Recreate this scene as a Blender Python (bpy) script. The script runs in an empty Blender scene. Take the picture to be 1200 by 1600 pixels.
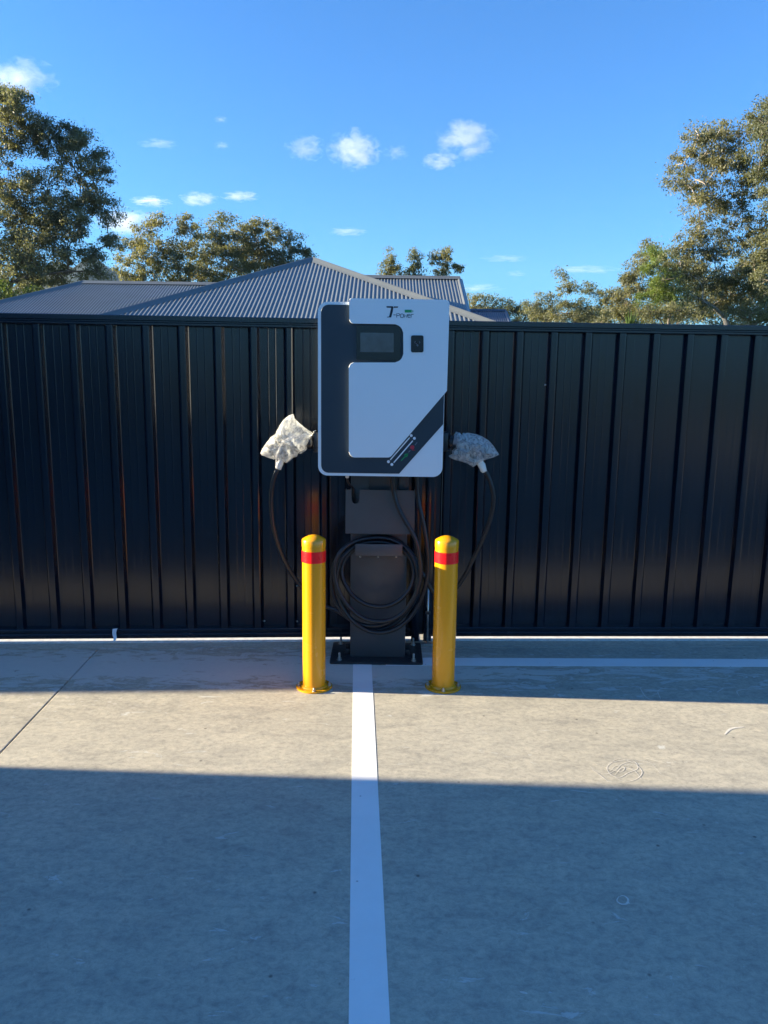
import bpy, bmesh, math, random
import numpy as np
from math import sin, cos, tan, pi, radians, sqrt, atan2, atan, hypot
from mathutils import Vector, Matrix, Euler

S = bpy.context.scene
# ------------------------------------------------------------------ camera, sky, sun, exposure
FPX, CAM_H = 1220.0, 1.553
PITCH, ROLL = atan(217 / FPX), atan(0.0135)
cam_d = bpy.data.cameras.new('camera')
cam = bpy.data.objects.new('camera', cam_d)
S.collection.objects.link(cam)
cam_d.sensor_fit = 'VERTICAL'
cam_d.sensor_height = 24
cam_d.sensor_width = 18
cam_d.lens = 24 * FPX / 1600
cam_d.clip_start = 0.05
cam_d.clip_end = 20000
cam.location = (0, 0, CAM_H)
CM = Matrix.Rotation(pi / 2 - PITCH, 3, 'X') @ Matrix.Rotation(ROLL, 3, 'Z')
cam.rotation_euler = CM.to_euler()
S.camera = cam

SUN_EL, SUN_OFF = radians(14.1), radians(2.1)          # low sun on the left, a touch behind the fence line
W = bpy.data.worlds.new('World')
S.world = W
W.use_nodes = True
nt = W.node_tree
nt.nodes.clear()
sky = nt.nodes.new('ShaderNodeTexSky')
sky.sky_type = 'NISHITA'
sky.sun_disc = False
sky.sun_elevation = SUN_EL
sky.sun_rotation = -(pi / 2 - SUN_OFF)
sky.altitude = 0
sky.air_density = 1.0
sky.dust_density = 1.1
sky.ozone_density = 2.0
hs = nt.nodes.new('ShaderNodeHueSaturation')
hs.inputs['Saturation'].default_value = 1.0
bg = nt.nodes.new('ShaderNodeBackground')
bg.inputs['Strength'].default_value = 0.092
wo = nt.nodes.new('ShaderNodeOutputWorld')
nt.links.new(sky.outputs[0], hs.inputs['Color'])
tint = nt.nodes.new('ShaderNodeMix')
tint.data_type = 'RGBA'
tint.blend_type = 'MULTIPLY'
tint.inputs[0].default_value = 1.0
tint.inputs[7].default_value = (0.20, 0.48, 0.83, 1)
nt.links.new(hs.outputs[0], tint.inputs[6])
nt.links.new(tint.outputs[2], bg.inputs[0])
nt.links.new(bg.outputs[0], wo.inputs[0])

sd = bpy.data.lights.new('sun', 'SUN')
sd.energy = 5.0
sd.angle = radians(0.53)
sd.color = (1.0, 0.86, 0.62)
sun = bpy.data.objects.new('sun', sd)
S.collection.objects.link(sun)
to_sun = Vector((-cos(SUN_OFF) * cos(SUN_EL), sin(SUN_OFF) * cos(SUN_EL), sin(SUN_EL)))
sun.rotation_euler = to_sun.to_track_quat('Z', 'Y').to_euler()
sun.location = to_sun * 60

S.view_settings.view_transform = 'Standard'
S.view_settings.look = 'None'
S.view_settings.gamma = 1
S.view_settings.exposure = 2.14
try:
    S.view_settings.use_curve_mapping = False
except Exception:
    pass
S.render.engine = 'CYCLES'
S.cycles.max_bounces = 8
S.cycles.transparent_max_bounces = 12
S.cycles.volume_bounces = 2

# ------------------------------------------------------------------ helpers
rnd = random.Random(7)
nr = np.random.default_rng(11)


def at(px, py, D):
    """point of the place at forward distance D that was measured on the photo at (px, py)"""
    d = CM @ Vector(((px - 600) / FPX, -(py - 800) / FPX, -1))
    return Vector((0, 0, CAM_H)) + d * (D / d.y)


def tag(o, label=None, cat=None, group=None, kind=None):
    if label: o['label'] = label
    if cat: o['category'] = cat
    if group: o['group'] = group
    if kind: o['kind'] = kind
    return o


def empty(name, loc=(0, 0, 0), label=None, cat=None, group=None, kind=None, parent=None):
    o = bpy.data.objects.new(name, None)
    o.empty_display_size = 0.1
    S.collection.objects.link(o)
    o.location = loc
    if parent: o.parent = parent
    return tag(o, label, cat, group, kind)


def origin(p):
    v = Vector((0, 0, 0))
    while p is not None:
        v = v + Vector(p.location)
        p = p.parent
    return v


def mesh_obj(name, verts, faces, mat, parent=None, smooth=False, fmats=None):
    """verts in world coordinates; stored relative to the parent's base"""
    off = origin(parent)
    me = bpy.data.meshes.new(name)
    me.from_pydata([tuple(Vector(v) - off) for v in verts], [], faces)
    if isinstance(mat, (list, tuple)):
        for m in mat: me.materials.append(m)
    else:
        me.materials.append(mat)
    if fmats:
        me.polygons.foreach_set('material_index', fmats)
    if smooth:
        me.polygons.foreach_set('use_smooth', [True] * len(me.polygons))
    me.update()
    o = bpy.data.objects.new(name, me)
    S.collection.objects.link(o)
    if parent: o.parent = parent
    return o


def bm_obj(name, bm, mat, parent=None, smooth=False, ang=35):
    bmesh.ops.recalc_face_normals(bm, faces=bm.faces[:])
    off = origin(parent)
    bmesh.ops.translate(bm, verts=bm.verts[:], vec=-off)
    me = bpy.data.meshes.new(name)
    bm.to_mesh(me)
    bm.free()
    if isinstance(mat, (list, tuple)):
        for m in mat: me.materials.append(m)
    else:
        me.materials.append(mat)
    if smooth:
        for p in me.polygons: p.use_smooth = True
        try:
            me.set_sharp_from_angle(angle=radians(ang))
        except Exception:
            pass
    o = bpy.data.objects.new(name, me)
    S.collection.objects.link(o)
    if parent: o.parent = parent
    return o


def bm_box(bm, x0, x1, y0, y1, z0, z1, M=None):
    vs = [Vector((x, y, z)) for x in (x0, x1) for y in (y0, y1) for z in (z0, z1)]
    if M: vs = [M @ v for v in vs]
    v = [bm.verts.new(p) for p in vs]
    fs = [(0, 1, 3, 2), (4, 6, 7, 5), (0, 4, 5, 1), (2, 3, 7, 6), (0, 2, 6, 4), (1, 5, 7, 3)]
    return [bm.faces.new([v[i] for i in f]) for f in fs]


def box(name, x0, x1, y0, y1, z0, z1, mat, parent=None, bev=0.0, M=None):
    bm = bmesh.new()
    bm_box(bm, x0, x1, y0, y1, z0, z1, M)
    if bev:
        bmesh.ops.bevel(bm, geom=bm.edges[:], offset=bev, segments=2, profile=0.5, affect='EDGES')
    return bm_obj(name, bm, mat, parent, smooth=bool(bev))


def round_poly(pts, seg=6):
    """pts: (x, z, radius) corners -> rounded outline"""
    out = []
    n = len(pts)
    for i in range(n):
        x, z, r = pts[i]
        p = Vector((x, z))
        a = Vector(pts[i - 1][:2]) - p
        b = Vector(pts[(i + 1) % n][:2]) - p
        if r <= 0:
            out.append(p); continue
        a.normalize(); b.normalize()
        ang = a.angle(b)
        d = min(r / tan(ang / 2), 0.49 * min((Vector(pts[i - 1][:2]) - p).length, (Vector(pts[(i + 1) % n][:2]) - p).length))
        rr = d * tan(ang / 2)
        c = p + (a + b).normalized() * (rr / sin(ang / 2))
        s, e = p + a * d, p + b * d
        a0 = atan2(s.y - c.y, s.x - c.x)
        a1 = atan2(e.y - c.y, e.x - c.x)
        da = (a1 - a0 + pi) % (2 * pi) - pi
        for k in range(seg + 1):
            t = a0 + da * k / seg
            out.append(Vector((c.x + rr * cos(t), c.y + rr * sin(t))))
    return out


def prism(name, outline, y0, y1, mat, parent=None, bev=0.0, seg=3, smooth=True):
    """outline in x,z extruded from y0 (front) to y1 (back); bevelled front rim"""
    bm = bmesh.new()
    fr = [bm.verts.new((p[0], y0, p[1])) for p in outline]
    bk = [bm.verts.new((p[0], y1, p[1])) for p in outline]
    n = len(fr)
    f = bm.faces.new(fr)
    bm.faces.new(bk[::-1])
    for i in range(n):
        bm.faces.new((fr[i], bk[i], bk[(i + 1) % n], fr[(i + 1) % n]))
    if bev:
        es = [e for e in f.edges]
        bmesh.ops.bevel(bm, geom=es, offset=bev, segments=seg, profile=0.5, affect='EDGES')
    return bm_obj(name, bm, mat, parent, smooth=smooth, ang=19)


def catmull(pts, n=8):
    pts = [Vector(p) for p in pts]
    P = [pts[0] * 2 - pts[1]] + pts + [pts[-1] * 2 - pts[-2]]
    out = []
    for i in range(1, len(P) - 2):
        for k in range(n):
            t = k / n
            a, b, c, d = P[i - 1], P[i], P[i + 1], P[i + 2]
            out.append(0.5 * ((2 * b) + (c - a) * t + (2 * a - 5 * b + 4 * c - d) * t * t + (3 * b - a - 3 * c + d) * t ** 3))
    out.append(pts[-1])
    return out


def tube_data(pts, rad, sides=10, caps=True):
    pts = [Vector(p) for p in pts]
    n = len(pts)
    rads = rad if isinstance(rad, (list, tuple)) else [rad] * n
    V, F = [], []
    t0 = (pts[1] - pts[0]).normalized()
    up = Vector((0, 0, 1)) if abs(t0.z) < 0.9 else Vector((1, 0, 0))
    u = t0.cross(up).normalized()
    for i in range(n):
        t = (pts[min(i + 1, n - 1)] - pts[max(i - 1, 0)]).normalized()
        u = (u - t * u.dot(t))
        if u.length < 1e-6: u = t.orthogonal()
        u.normalize()
        w = t.cross(u)
        for k in range(sides):
            a = 2 * pi * k / sides
            V.append(pts[i] + (u * cos(a) + w * sin(a)) * rads[i])
    for i in range(n - 1):
        for k in range(sides):
            F.append((i * sides + k, i * sides + (k + 1) % sides, (i + 1) * sides + (k + 1) % sides, (i + 1) * sides + k))
    if caps:
        F.append(tuple(range(sides))[::-1])
        F.append(tuple((n - 1) * sides + k for k in range(sides)))
    return V, F


def tube(name, pts, rad, mat, parent=None, sides=12, smooth_path=0):
    if smooth_path: pts = catmull(pts, smooth_path)
    V, F = tube_data(pts, rad, sides)
    return mesh_obj(name, V, F, mat, parent, smooth=True)


def lathe(name, prof, cx, cy, mat, parent=None, sides=48, z0=0.0, sharp=35):
    """prof: (radius, z)"""
    bm = bmesh.new()
    rings = []
    for r, z in prof:
        if r < 1e-6:
            rings.append([bm.verts.new((cx, cy, z0 + z))])
        else:
            rings.append([bm.verts.new((cx + r * cos(2 * pi * k / sides), cy + r * sin(2 * pi * k / sides), z0 + z)) for k in range(sides)])
    for a, b in zip(rings, rings[1:]):
        for k in range(sides):
            k2 = (k + 1) % sides
            if len(a) == 1 and len(b) == 1: continue
            if len(a) == 1: bm.faces.new((a[0], b[k], b[k2]))
            elif len(b) == 1: bm.faces.new((a[k], a[k2], b[0]))
            else: bm.faces.new((a[k], a[k2], b[k2], b[k]))
    return bm_obj(name, bm, mat, parent, smooth=True)


# ------------------------------------------------------------------ materials
def new_mat(name):
    m = bpy.data.materials.new(name)
    m.use_nodes = True
    t = m.node_tree
    b = t.nodes['Principled BSDF']
    return m, t, b


def N(t, kind, **kw):
    n = t.nodes.new(kind)
    for k, v in kw.items():
        if k in n.inputs: n.inputs[k].default_value = v
        else: setattr(n, k, v)
    return n


def ramp(t, src, stops, interp='LINEAR'):
    r = t.nodes.new('ShaderNodeValToRGB')
    r.color_ramp.interpolation = interp
    els = r.color_ramp.elements
    while len(els) < len(stops): els.new(0.5)
    for e, (p, c) in zip(els, stops):
        e.position = p
        e.color = c if len(c) == 4 else (*c, 1)
    t.links.new(src, r.inputs[0])
    return r


def mixc(t, fac, a, b, mode='MIX'):
    m = t.nodes.new('ShaderNodeMix')
    m.data_type = 'RGBA'
    m.blend_type = mode
    for s, i in ((fac, 0), (a, 6), (b, 7)):
        if hasattr(s, 'links') or isinstance(s, bpy.types.NodeSocket): t.links.new(s, m.inputs[i])
        else: m.inputs[i].default_value = s if i == 0 else (*s, 1) if len(s) == 3 else s
    return m.outputs[2]


def math_(t, op, a, b=None, clamp=False):
    m = t.nodes.new('ShaderNodeMath')
    m.operation = op
    m.use_clamp = clamp
    for s, i in ((a, 0), (b, 1)):
        if s is None: continue
        if isinstance(s, bpy.types.NodeSocket): t.links.new(s, m.inputs[i])
        else: m.inputs[i].default_value = s
    return m.outputs[0]


def coords(t, scale=(1, 1, 1), kind='pos'):
    if kind == 'pos':
        src = t.nodes.new('ShaderNodeNewGeometry').outputs['Position']
    else:
        src = t.nodes.new('ShaderNodeTexCoord').outputs['Object']
    m = t.nodes.new('ShaderNodeMapping')
    m.inputs['Scale'].default_value = scale
    t.links.new(src, m.inputs[0])
    return m.outputs[0]


def noise(t, vec, scale, detail=4, rough=0.55, dist=0.0):
    n = N(t, 'ShaderNodeTexNoise', Scale=scale, Detail=detail, Roughness=rough, Distortion=dist)
    t.links.new(vec, n.inputs['Vector'])
    return n.outputs['Fac']


def add_bump(t, b, h, strength=0.3, dist=0.01):
    n = N(t, 'ShaderNodeBump', Strength=strength, Distance=dist)
    t.links.new(h, n.inputs['Height'])
    t.links.new(n.outputs[0], b.inputs['Normal'])
    return n


def plain(name, col, rough=0.5, metal=0.0, var=0.06, nscale=8.0, bump=0.0, spec=0.5, coat=0.0):
    m, t, b = new_mat(name)
    v = coords(t)
    n = noise(t, v, nscale, 5, 0.6)
    lo = tuple(c * (1 - var) for c in col)
    hi = tuple(min(1, c * (1 + var)) for c in col)
    r = ramp(t, n, [(0.3, lo), (0.7, hi)])
    t.links.new(r.outputs[0], b.inputs['Base Color'])
    n2 = noise(t, v, nscale * 6, 3, 0.6)
    rr = ramp(t, n2, [(0.3, (rough * 0.85,) * 3), (0.7, (min(1, rough * 1.15),) * 3)])
    t.links.new(rr.outputs[0], b.inputs['Roughness'])
    b.inputs['Metallic'].default_value = metal
    b.inputs['Specular IOR Level'].default_value = spec
    b.inputs['Coat Weight'].default_value = coat
    if bump: add_bump(t, b, n2, bump, 0.002)
    return m


def concrete_mat():
    m, t, b = new_mat('concrete')
    v = coords(t)
    vs = coords(t, (1, 2.2, 1))
    big = noise(t, v, 0.9, 5, 0.6)
    mid = noise(t, vs, 5.5, 6, 0.68, 0.6)
    fine = noise(t, coords(t, (1, 1.25, 1)), 34, 8, 0.8, 0.4)
    grain = noise(t, v, 260, 3, 0.7)
    c = ramp(t, big, [(0.3, (0.375, 0.346, 0.275)), (0.7, (0.435, 0.402, 0.322))]).outputs[0]
    k = ramp(t, mid, [(0.32, (0.82, 0.83, 0.85)), (0.5, (1, 1, 1)), (0.70, (1.13, 1.12, 1.09))]).outputs[0]
    c = mixc(t, 1.0, c, k, 'MULTIPLY')
    k = ramp(t, fine, [(0.34, (0.62, 0.64, 0.67)), (0.5, (1, 1, 1)), (0.68, (1.34, 1.31, 1.26))]).outputs[0]
    c = mixc(t, 0.75, c, k, 'MULTIPLY')
    k = ramp(t, grain, [(0.3, (0.88, 0.88, 0.88)), (0.7, (1.1, 1.1, 1.1))]).outputs[0]
    c = mixc(t, 0.6, c, k, 'MULTIPLY')
    # trowel swirls and scuffs: thin pale streaks
    for sc, lo, seed, st in ((2.6, 0.010, (3, 1, 0), 0.20), (6.0, 0.010, (9, 4, 0), 0.18)):
        mp = t.nodes.new('ShaderNodeMapping')
        mp.inputs['Location'].default_value = seed
        t.links.new(v, mp.inputs[0])
        n = noise(t, mp.outputs[0], sc, 3, 0.5, 1.4)
        d = math_(t, 'ABSOLUTE', math_(t, 'SUBTRACT', n, 0.5))
        line = ramp(t, d, [(0.0, (1, 1, 1)), (lo, (0, 0, 0))]).outputs[0]
        gate = ramp(t, noise(t, mp.outputs[0], sc * 1.7, 4, 0.6), [(0.52, (0, 0, 0)), (0.66, (1, 1, 1))]).outputs[0]
        f = math_(t, 'MULTIPLY', math_(t, 'MULTIPLY', line, gate), st)
        c = mixc(t, f, c, (0.5, 0.46, 0.4))
    # lime bloom by the gate, with flaky edges
    pos = t.nodes.new('ShaderNodeSeparateXYZ')
    t.links.new(v, pos.inputs[0])
    dy = math_(t, 'MULTIPLY', math_(t, 'ABSOLUTE', math_(t, 'SUBTRACT', pos.outputs[1], 3.93)), 2.6)
    dx = ramp(t, pos.outputs[0], [(0.0, (1, 1, 1)), (1.0, (0.45, 0.45, 0.45))]).outputs[0]
    near = math_(t, 'MULTIPLY', math_(t, 'SUBTRACT', 1.0, dy, True), dx)
    wav = noise(t, coords(t, (2.2, 6.0, 1)), 2.6, 9, 0.72, 0.9)
    f = math_(t, 'ADD', wav, math_(t, 'MULTIPLY', near, 0.31))
    f = ramp(t, f, [(0.625, (0, 0, 0)), (0.665, (1, 1, 1))]).outputs[0]
    c = mixc(t, math_(t, 'MULTIPLY', f, 0.75), c, (0.57, 0.57, 0.52))
    vo = N(t, 'ShaderNodeTexVoronoi', Scale=26.0)
    t.links.new(coords(t, (1, 1.3, 1)), vo.inputs['Vector'])
    flk = ramp(t, vo.outputs['Distance'], [(0.22, (1, 1, 1)), (0.3, (0, 0, 0))]).outputs[0]
    nearf = math_(t, 'SUBTRACT', 1.0, math_(t, 'MULTIPLY', math_(t, 'ABSOLUTE', math_(t, 'SUBTRACT', pos.outputs[1], 3.52)), 6.0), True)
    left = ramp(t, math_(t, 'ADD', pos.outputs[0], 2.0), [(0.0, (1, 1, 1)), (1.0, (1, 1, 1))]).outputs[0]
    left = math_(t, 'MULTIPLY', math_(t, 'SUBTRACT', math_(t, 'MULTIPLY', pos.outputs[0], -1.0), 0.75), 3.0, True)
    gt = ramp(t, noise(t, v, 3.4, 3, 0.6), [(0.42, (0, 0, 0)), (0.54, (1, 1, 1))]).outputs[0]
    f = math_(t, 'MULTIPLY', math_(t, 'MULTIPLY', flk, nearf), math_(t, 'MULTIPLY', left, gt))
    c = mixc(t, math_(t, 'MULTIPLY', f, 0.8), c, (0.55, 0.51, 0.45))
    # small dark specks
    vo2 = N(t, 'ShaderNodeTexVoronoi', Scale=7.0)
    t.links.new(v, vo2.inputs['Vector'])
    sp = ramp(t, vo2.outputs['Distance'], [(0.025, (1, 1, 1)), (0.055, (0, 0, 0))]).outputs[0]
    c = mixc(t, math_(t, 'MULTIPLY', sp, 0.7), c, (0.06, 0.05, 0.045))
    t.links.new(c, b.inputs['Base Color'])
    rr = ramp(t, mid, [(0.3, (0.62, 0.62, 0.62)), (0.7, (0.85, 0.85, 0.85))])
    t.links.new(rr.outputs[0], b.inputs['Roughness'])
    h = math_(t, 'ADD', math_(t, 'MULTIPLY', fine, 0.5), math_(t, 'MULTIPLY', grain, 0.3))
    add_bump(t, b, h, 0.10, 0.004)
    return m


def paint_mat():
    m, t, b = new_mat('line_paint')
    v = coords(t)
    f = noise(t, v, 60, 5, 0.7)
    g = noise(t, v, 6, 5, 0.65)
    c = ramp(t, g, [(0.25, (0.76, 0.76, 0.74)), (0.6, (0.81, 0.81, 0.79))]).outputs[0]
    w = ramp(t, noise(t, coords(t, (1, 1.6, 1)), 11, 6, 0.7), [(0.70, (0, 0, 0)), (0.76, (1, 1, 1))]).outputs[0]
    c = mixc(t, math_(t, 'MULTIPLY', w, 0.5), c, (0.4, 0.37, 0.32))
    vo = N(t, 'ShaderNodeTexVoronoi', Scale=13.0)
    t.links.new(v, vo.inputs['Vector'])
    sp = ramp(t, vo.outputs['Distance'], [(0.03, (1, 1, 1)), (0.06, (0, 0, 0))]).outputs[0]
    c = mixc(t, math_(t, 'MULTIPLY', sp, 0.6), c, (0.12, 0.11, 0.1))
    t.links.new(c, b.inputs['Base Color'])
    b.inputs['Roughness'].default_value = 0.6
    add_bump(t, b, f, 0.12, 0.002)
    return m


def fence_mat():
    m, t, b = new_mat('dark_coated_steel')
    v = coords(t, (14, 14, 0.5))
    streak = noise(t, v, 5, 4, 0.7)
    d = noise(t, coords(t), 3.0, 5, 0.6)
    c = ramp(t, d, [(0.3, (0.0012, 0.0044, 0.0115)), (0.7, (0.0018, 0.006, 0.015))]).outputs[0]
    px_ = t.nodes.new('ShaderNodeSeparateXYZ')
    t.links.new(coords(t), px_.inputs[0])
    low = math_(t, 'SUBTRACT', 1.0, math_(t, 'MULTIPLY', px_.outputs[2], 3.6), True)
    spl = ramp(t, noise(t, coords(t, (1, 1, 0.6)), 16, 6, 0.75), [(0.46, (0, 0, 0)), (0.68, (1, 1, 1))]).outputs[0]
    c = mixc(t, math_(t, 'MULTIPLY', math_(t, 'MULTIPLY', low, spl), 0.10), c, (0.20, 0.18, 0.15))
    t.links.new(c, b.inputs['Base Color'])
    r = ramp(t, streak, [(0.25, (0.16, 0.16, 0.16)), (0.8, (0.25, 0.25, 0.25))])
    t.links.new(r.outputs[0], b.inputs['Roughness'])
    b.inputs['Specular IOR Level'].default_value = 0.6
    wv = noise(t, coords(t, (3, 3, 0.8)), 4, 2, 0.5)
    add_bump(t, b, wv, 0.12, 0.004)
    return m


def leaf_mat(name, c1, c2, c3, trans=0.5):
    m, t, b = new_mat(name)
    g = t.nodes.new('ShaderNodeNewGeometry')
    r = ramp(t, g.outputs['Random Per Island'], [(0.0, c1), (0.5, c2), (1.0, c3)])
    n = noise(t, coords(t), 0.55, 3, 0.6)
    k = ramp(t, n, [(0.3, (0.80, 0.85, 0.90)), (0.7, (1.18, 1.12, 1.0))]).outputs[0]
    c = mixc(t, 1.0, r.outputs[0], k, 'MULTIPLY')
    t.links.new(c, b.inputs['Base Color'])
    b.inputs['Roughness'].default_value = 0.5
    b.inputs['Specular IOR Level'].default_value = 0.35
    tr = t.nodes.new('ShaderNodeBsdfTranslucent')
    t.links.new(mixc(t, 1.0, c, (1.25, 1.15, 0.5), 'MULTIPLY'), tr.inputs[0])
    mx = t.nodes.new('ShaderNodeMixShader')
    mx.inputs[0].default_value = trans
    t.links.new(b.outputs[0], mx.inputs[1])
    t.links.new(tr.outputs[0], mx.inputs[2])
    t.links.new(mx.outputs[0], t.nodes['Material Output'].inputs[0])
    return m


def bark_mat(name, a, b_):
    m, t, b = new_mat(name)
    n = noise(t, coords(t, (1, 1, 0.25)), 7, 5, 0.7, 0.5)
    r = ramp(t, n, [(0.3, a), (0.65, b_)])
    t.links.new(r.outputs[0], b.inputs['Base Color'])
    b.inputs['Roughness'].default_value = 0.85
    add_bump(t, b, n, 0.5, 0.03)
    return m


def roof_mat(name, c, rough=0.30):
    m, t, b = new_mat(name)
    n = noise(t, coords(t, (0.6, 0.6, 0.6)), 3, 5, 0.65)
    r = ramp(t, n, [(0.3, tuple(x * 0.9 for x in c)), (0.7, tuple(x * 1.1 for x in c))])
    t.links.new(r.outputs[0], b.inputs['Base Color'])
    b.inputs['Roughness'].default_value = rough
    b.inputs['Specular IOR Level'].default_value = 0.5
    return m


def wrap_mat():
    m, t, b = new_mat('bubble_wrap')
    v = coords(t)
    vo = N(t, 'ShaderNodeTexVoronoi', Scale=80.0)
    vo.inputs['Randomness'].default_value = 0.35
    t.links.new(v, vo.inputs['Vector'])
    h = ramp(t, vo.outputs['Distance'], [(0.0, (1, 1, 1)), (0.38, (0.75, 0.75, 0.75)), (0.5, (0, 0, 0))]).outputs[0]
    cr = noise(t, v, 17, 5, 0.65, 1.2)
    hh = math_(t, 'ADD', math_(t, 'MULTIPLY', h, 0.22), math_(t, 'MULTIPLY', cr, 2.2))
    b.inputs['Base Color'].default_value = (0.80, 0.79, 0.75, 1)
    b.inputs['Roughness'].default_value = 0.10
    b.inputs['Specular IOR Level'].default_value = 0.8
    bp = add_bump(t, b, hh, 0.6, 0.006)
    tr = t.nodes.new('ShaderNodeBsdfTranslucent')
    tr.inputs[0].default_value = (0.8, 0.8, 0.76, 1)
    t.links.new(bp.outputs[0], tr.inputs['Normal'])
    m1 = t.nodes.new('ShaderNodeMixShader')
    m1.inputs[0].default_value = 0.42
    t.links.new(b.outputs[0], m1.inputs[1])
    t.links.new(tr.outputs[0], m1.inputs[2])
    tp = t.nodes.new('ShaderNodeBsdfTransparent')
    tp.inputs[0].default_value = (0.93, 0.94, 0.95, 1)
    m2 = t.nodes.new('ShaderNodeMixShader')
    a = ramp(t, noise(t, v, 26, 3, 0.55, 1.6), [(0.36, (0.80, 0.80, 0.80)), (0.60, (0.30, 0.30, 0.30))])
    t.links.new(a.outputs[0], m2.inputs[0])
    t.links.new(m1.outputs[0], m2.inputs[1])
    t.links.new(tp.outputs[0], m2.inputs[2])
    t.links.new(m2.outputs[0], t.nodes['Material Output'].inputs[0])
    return m


M = dict(
    concrete=concrete_mat(), paint=paint_mat(), fence=fence_mat(),
    yellow=plain('yellow_powdercoat', (0.74, 0.315, 0.003), 0.25, var=0.004, nscale=2, coat=0.3),
    red=plain('red_reflective_tape', (0.85, 0.008, 0.012), 0.3, var=0.04),
    zinc=plain('zinc_plated_steel', (0.55, 0.54, 0.5), 0.35, metal=0.9, var=0.15, nscale=60),
    white=plain('white_powdercoat', (0.76, 0.79, 0.80), 0.42, var=0.015, nscale=3, bump=0.02),
    navy=plain('slate_blue_panel', (0.020, 0.030, 0.043), 0.4, var=0.03),
    char=plain('charcoal_powdercoat', (0.062, 0.065, 0.068), 0.42, var=0.08, nscale=5, bump=0.04),
    char2=plain('charcoal_base_plate', (0.022, 0.024, 0.028), 0.4, var=0.12),
    rubber=plain('black_cable_sheath', (0.010, 0.010, 0.012), 0.38, var=0.1, nscale=30),
    black=plain('black_plastic', (0.008, 0.008, 0.010), 0.3, var=0.1),
    bezel=plain('black_bezel', (0.006, 0.009, 0.013), 0.22, var=0.05),
    glass=plain('display_glass', (0.075, 0.08, 0.088), 0.14, var=0.25, nscale=14),
    ink=plain('black_print', (0.012, 0.014, 0.025), 0.4),
    green=plain('green_print', (0.01, 0.30, 0.09), 0.4),
    redp=plain('red_print', (0.45, 0.02, 0.04), 0.4),
    whitep=plain('white_print', (0.75, 0.77, 0.80), 0.4),
    greyp=plain('grey_print', (0.16, 0.18, 0.21), 0.4),
    wrap=wrap_mat(),
    tape=plain('clear_tape', (0.72, 0.70, 0.63), 0.25, var=0.1, nscale=40),
    tag=plain('white_tape', (0.75, 0.76, 0.78), 0.5),
    chalk=plain('chalk_scratch', (0.62, 0.59, 0.52), 0.8, var=0.2, nscale=50),
    roofA=roof_mat('grey_roof_steel', (0.130, 0.140, 0.140)),
    cap=roof_mat('grey_ridge_capping', (0.130, 0.140, 0.140), 0.32),
    wall=plain('rendered_wall', (0.42, 0.39, 0.35), 0.8, var=0.08, nscale=4, bump=0.1),
    brick=plain('shed_cladding', (0.10, 0.10, 0.11), 0.6, var=0.1, nscale=2),
    grass=plain('grass', (0.055, 0.075, 0.022), 0.9, var=0.5, nscale=3, bump=0.5),
    hill=plain('wooded_hill', (0.014, 0.024, 0.020), 0.95, var=0.4, nscale=0.02),
    glassw=plain('window_glass', (0.03, 0.035, 0.04), 0.08),
)

# ------------------------------------------------------------------ the ground
def sheet(name, quad, z, mat, parent=None):
    return mesh_obj(name, [(x, y, z) for x, y in quad], [(0, 1, 2, 3)], mat, parent)


g = mesh_obj('ground', [(-1890, -890, -0.16), (1890, -890, -0.16), (1890, 2090, -0.16), (-1890, 2090, -0.16)], [(0, 1, 2, 3)], M['grass'])
tag(g, kind='structure')

# pavement: four slabs parted by real joints; the gate-side strip runs parallel to the fence
pav = empty('pavement', (0, 0, 0), kind='structure')
FL = (0.0605, 4.3861)       # left fence line   y = a x + b
FR = (0.0408, 4.3929)       # right fence line
def fl(x): return FL[0] * x + FL[1]
def fr(x): return FR[0] * x + FR[1]
def tj(x): return 4.275 + 0.0495 * x     # joint in front of the fence


def slab(quad, z=0.0, depth=0.15, bev=0.004):
    bm = bmesh.new()
    t_ = [bm.verts.new((x, y, z)) for x, y in quad]
    b_ = [bm.verts.new((x, y, z - depth)) for x, y in quad]
    f = bm.faces.new(t_)
    for i in range(4):
        bm.faces.new((t_[i], b_[i], b_[(i + 1) % 4], t_[(i + 1) % 4]))
    bmesh.ops.bevel(bm, geom=list(f.edges), offset=bev, segments=2, profile=0.5, affect='EDGES')
    return bm_obj('slab', bm, M['concrete'], pav)


J = 0.0028
jx0, jx1 = -1.60, -1.46     # the sawn joint: x at y = 4.2 and at y = -8
def jx(y): return -1.6 + (4.2 - y) * 0.0
xl, xr, yb = -14.0, 14.0, -14.0
jf = lambda y: -1.594 + (3.97 - y) * 0.035
slab([(xl, tj(xl) - 0.002), (jf(tj(-1.6)) - J, tj(-1.6) - 0.002), (jf(yb) - J, yb), (xl, yb)])
slab([(jf(tj(-1.6)) + J, tj(-1.6) - 0.002), (xr, tj(xr) - 0.002), (xr, yb), (jf(yb) + J, yb)])
slab([(xl, tj(xl) + 0.002 + 1.6), (xr, tj(xr) + 0.002 + 1.6), (xr, tj(xr) + 0.002), (xl, tj(xl) + 0.002)], 0.0, 0.15, 0.002)
bm = bmesh.new(); bm_box(bm, xl, xr, yb, 6.2, -0.12, -0.10)
o = bm_obj('joint_bed', bm, plain('dark_joint_filler', (0.03, 0.027, 0.025), 0.9), pav)

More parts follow.
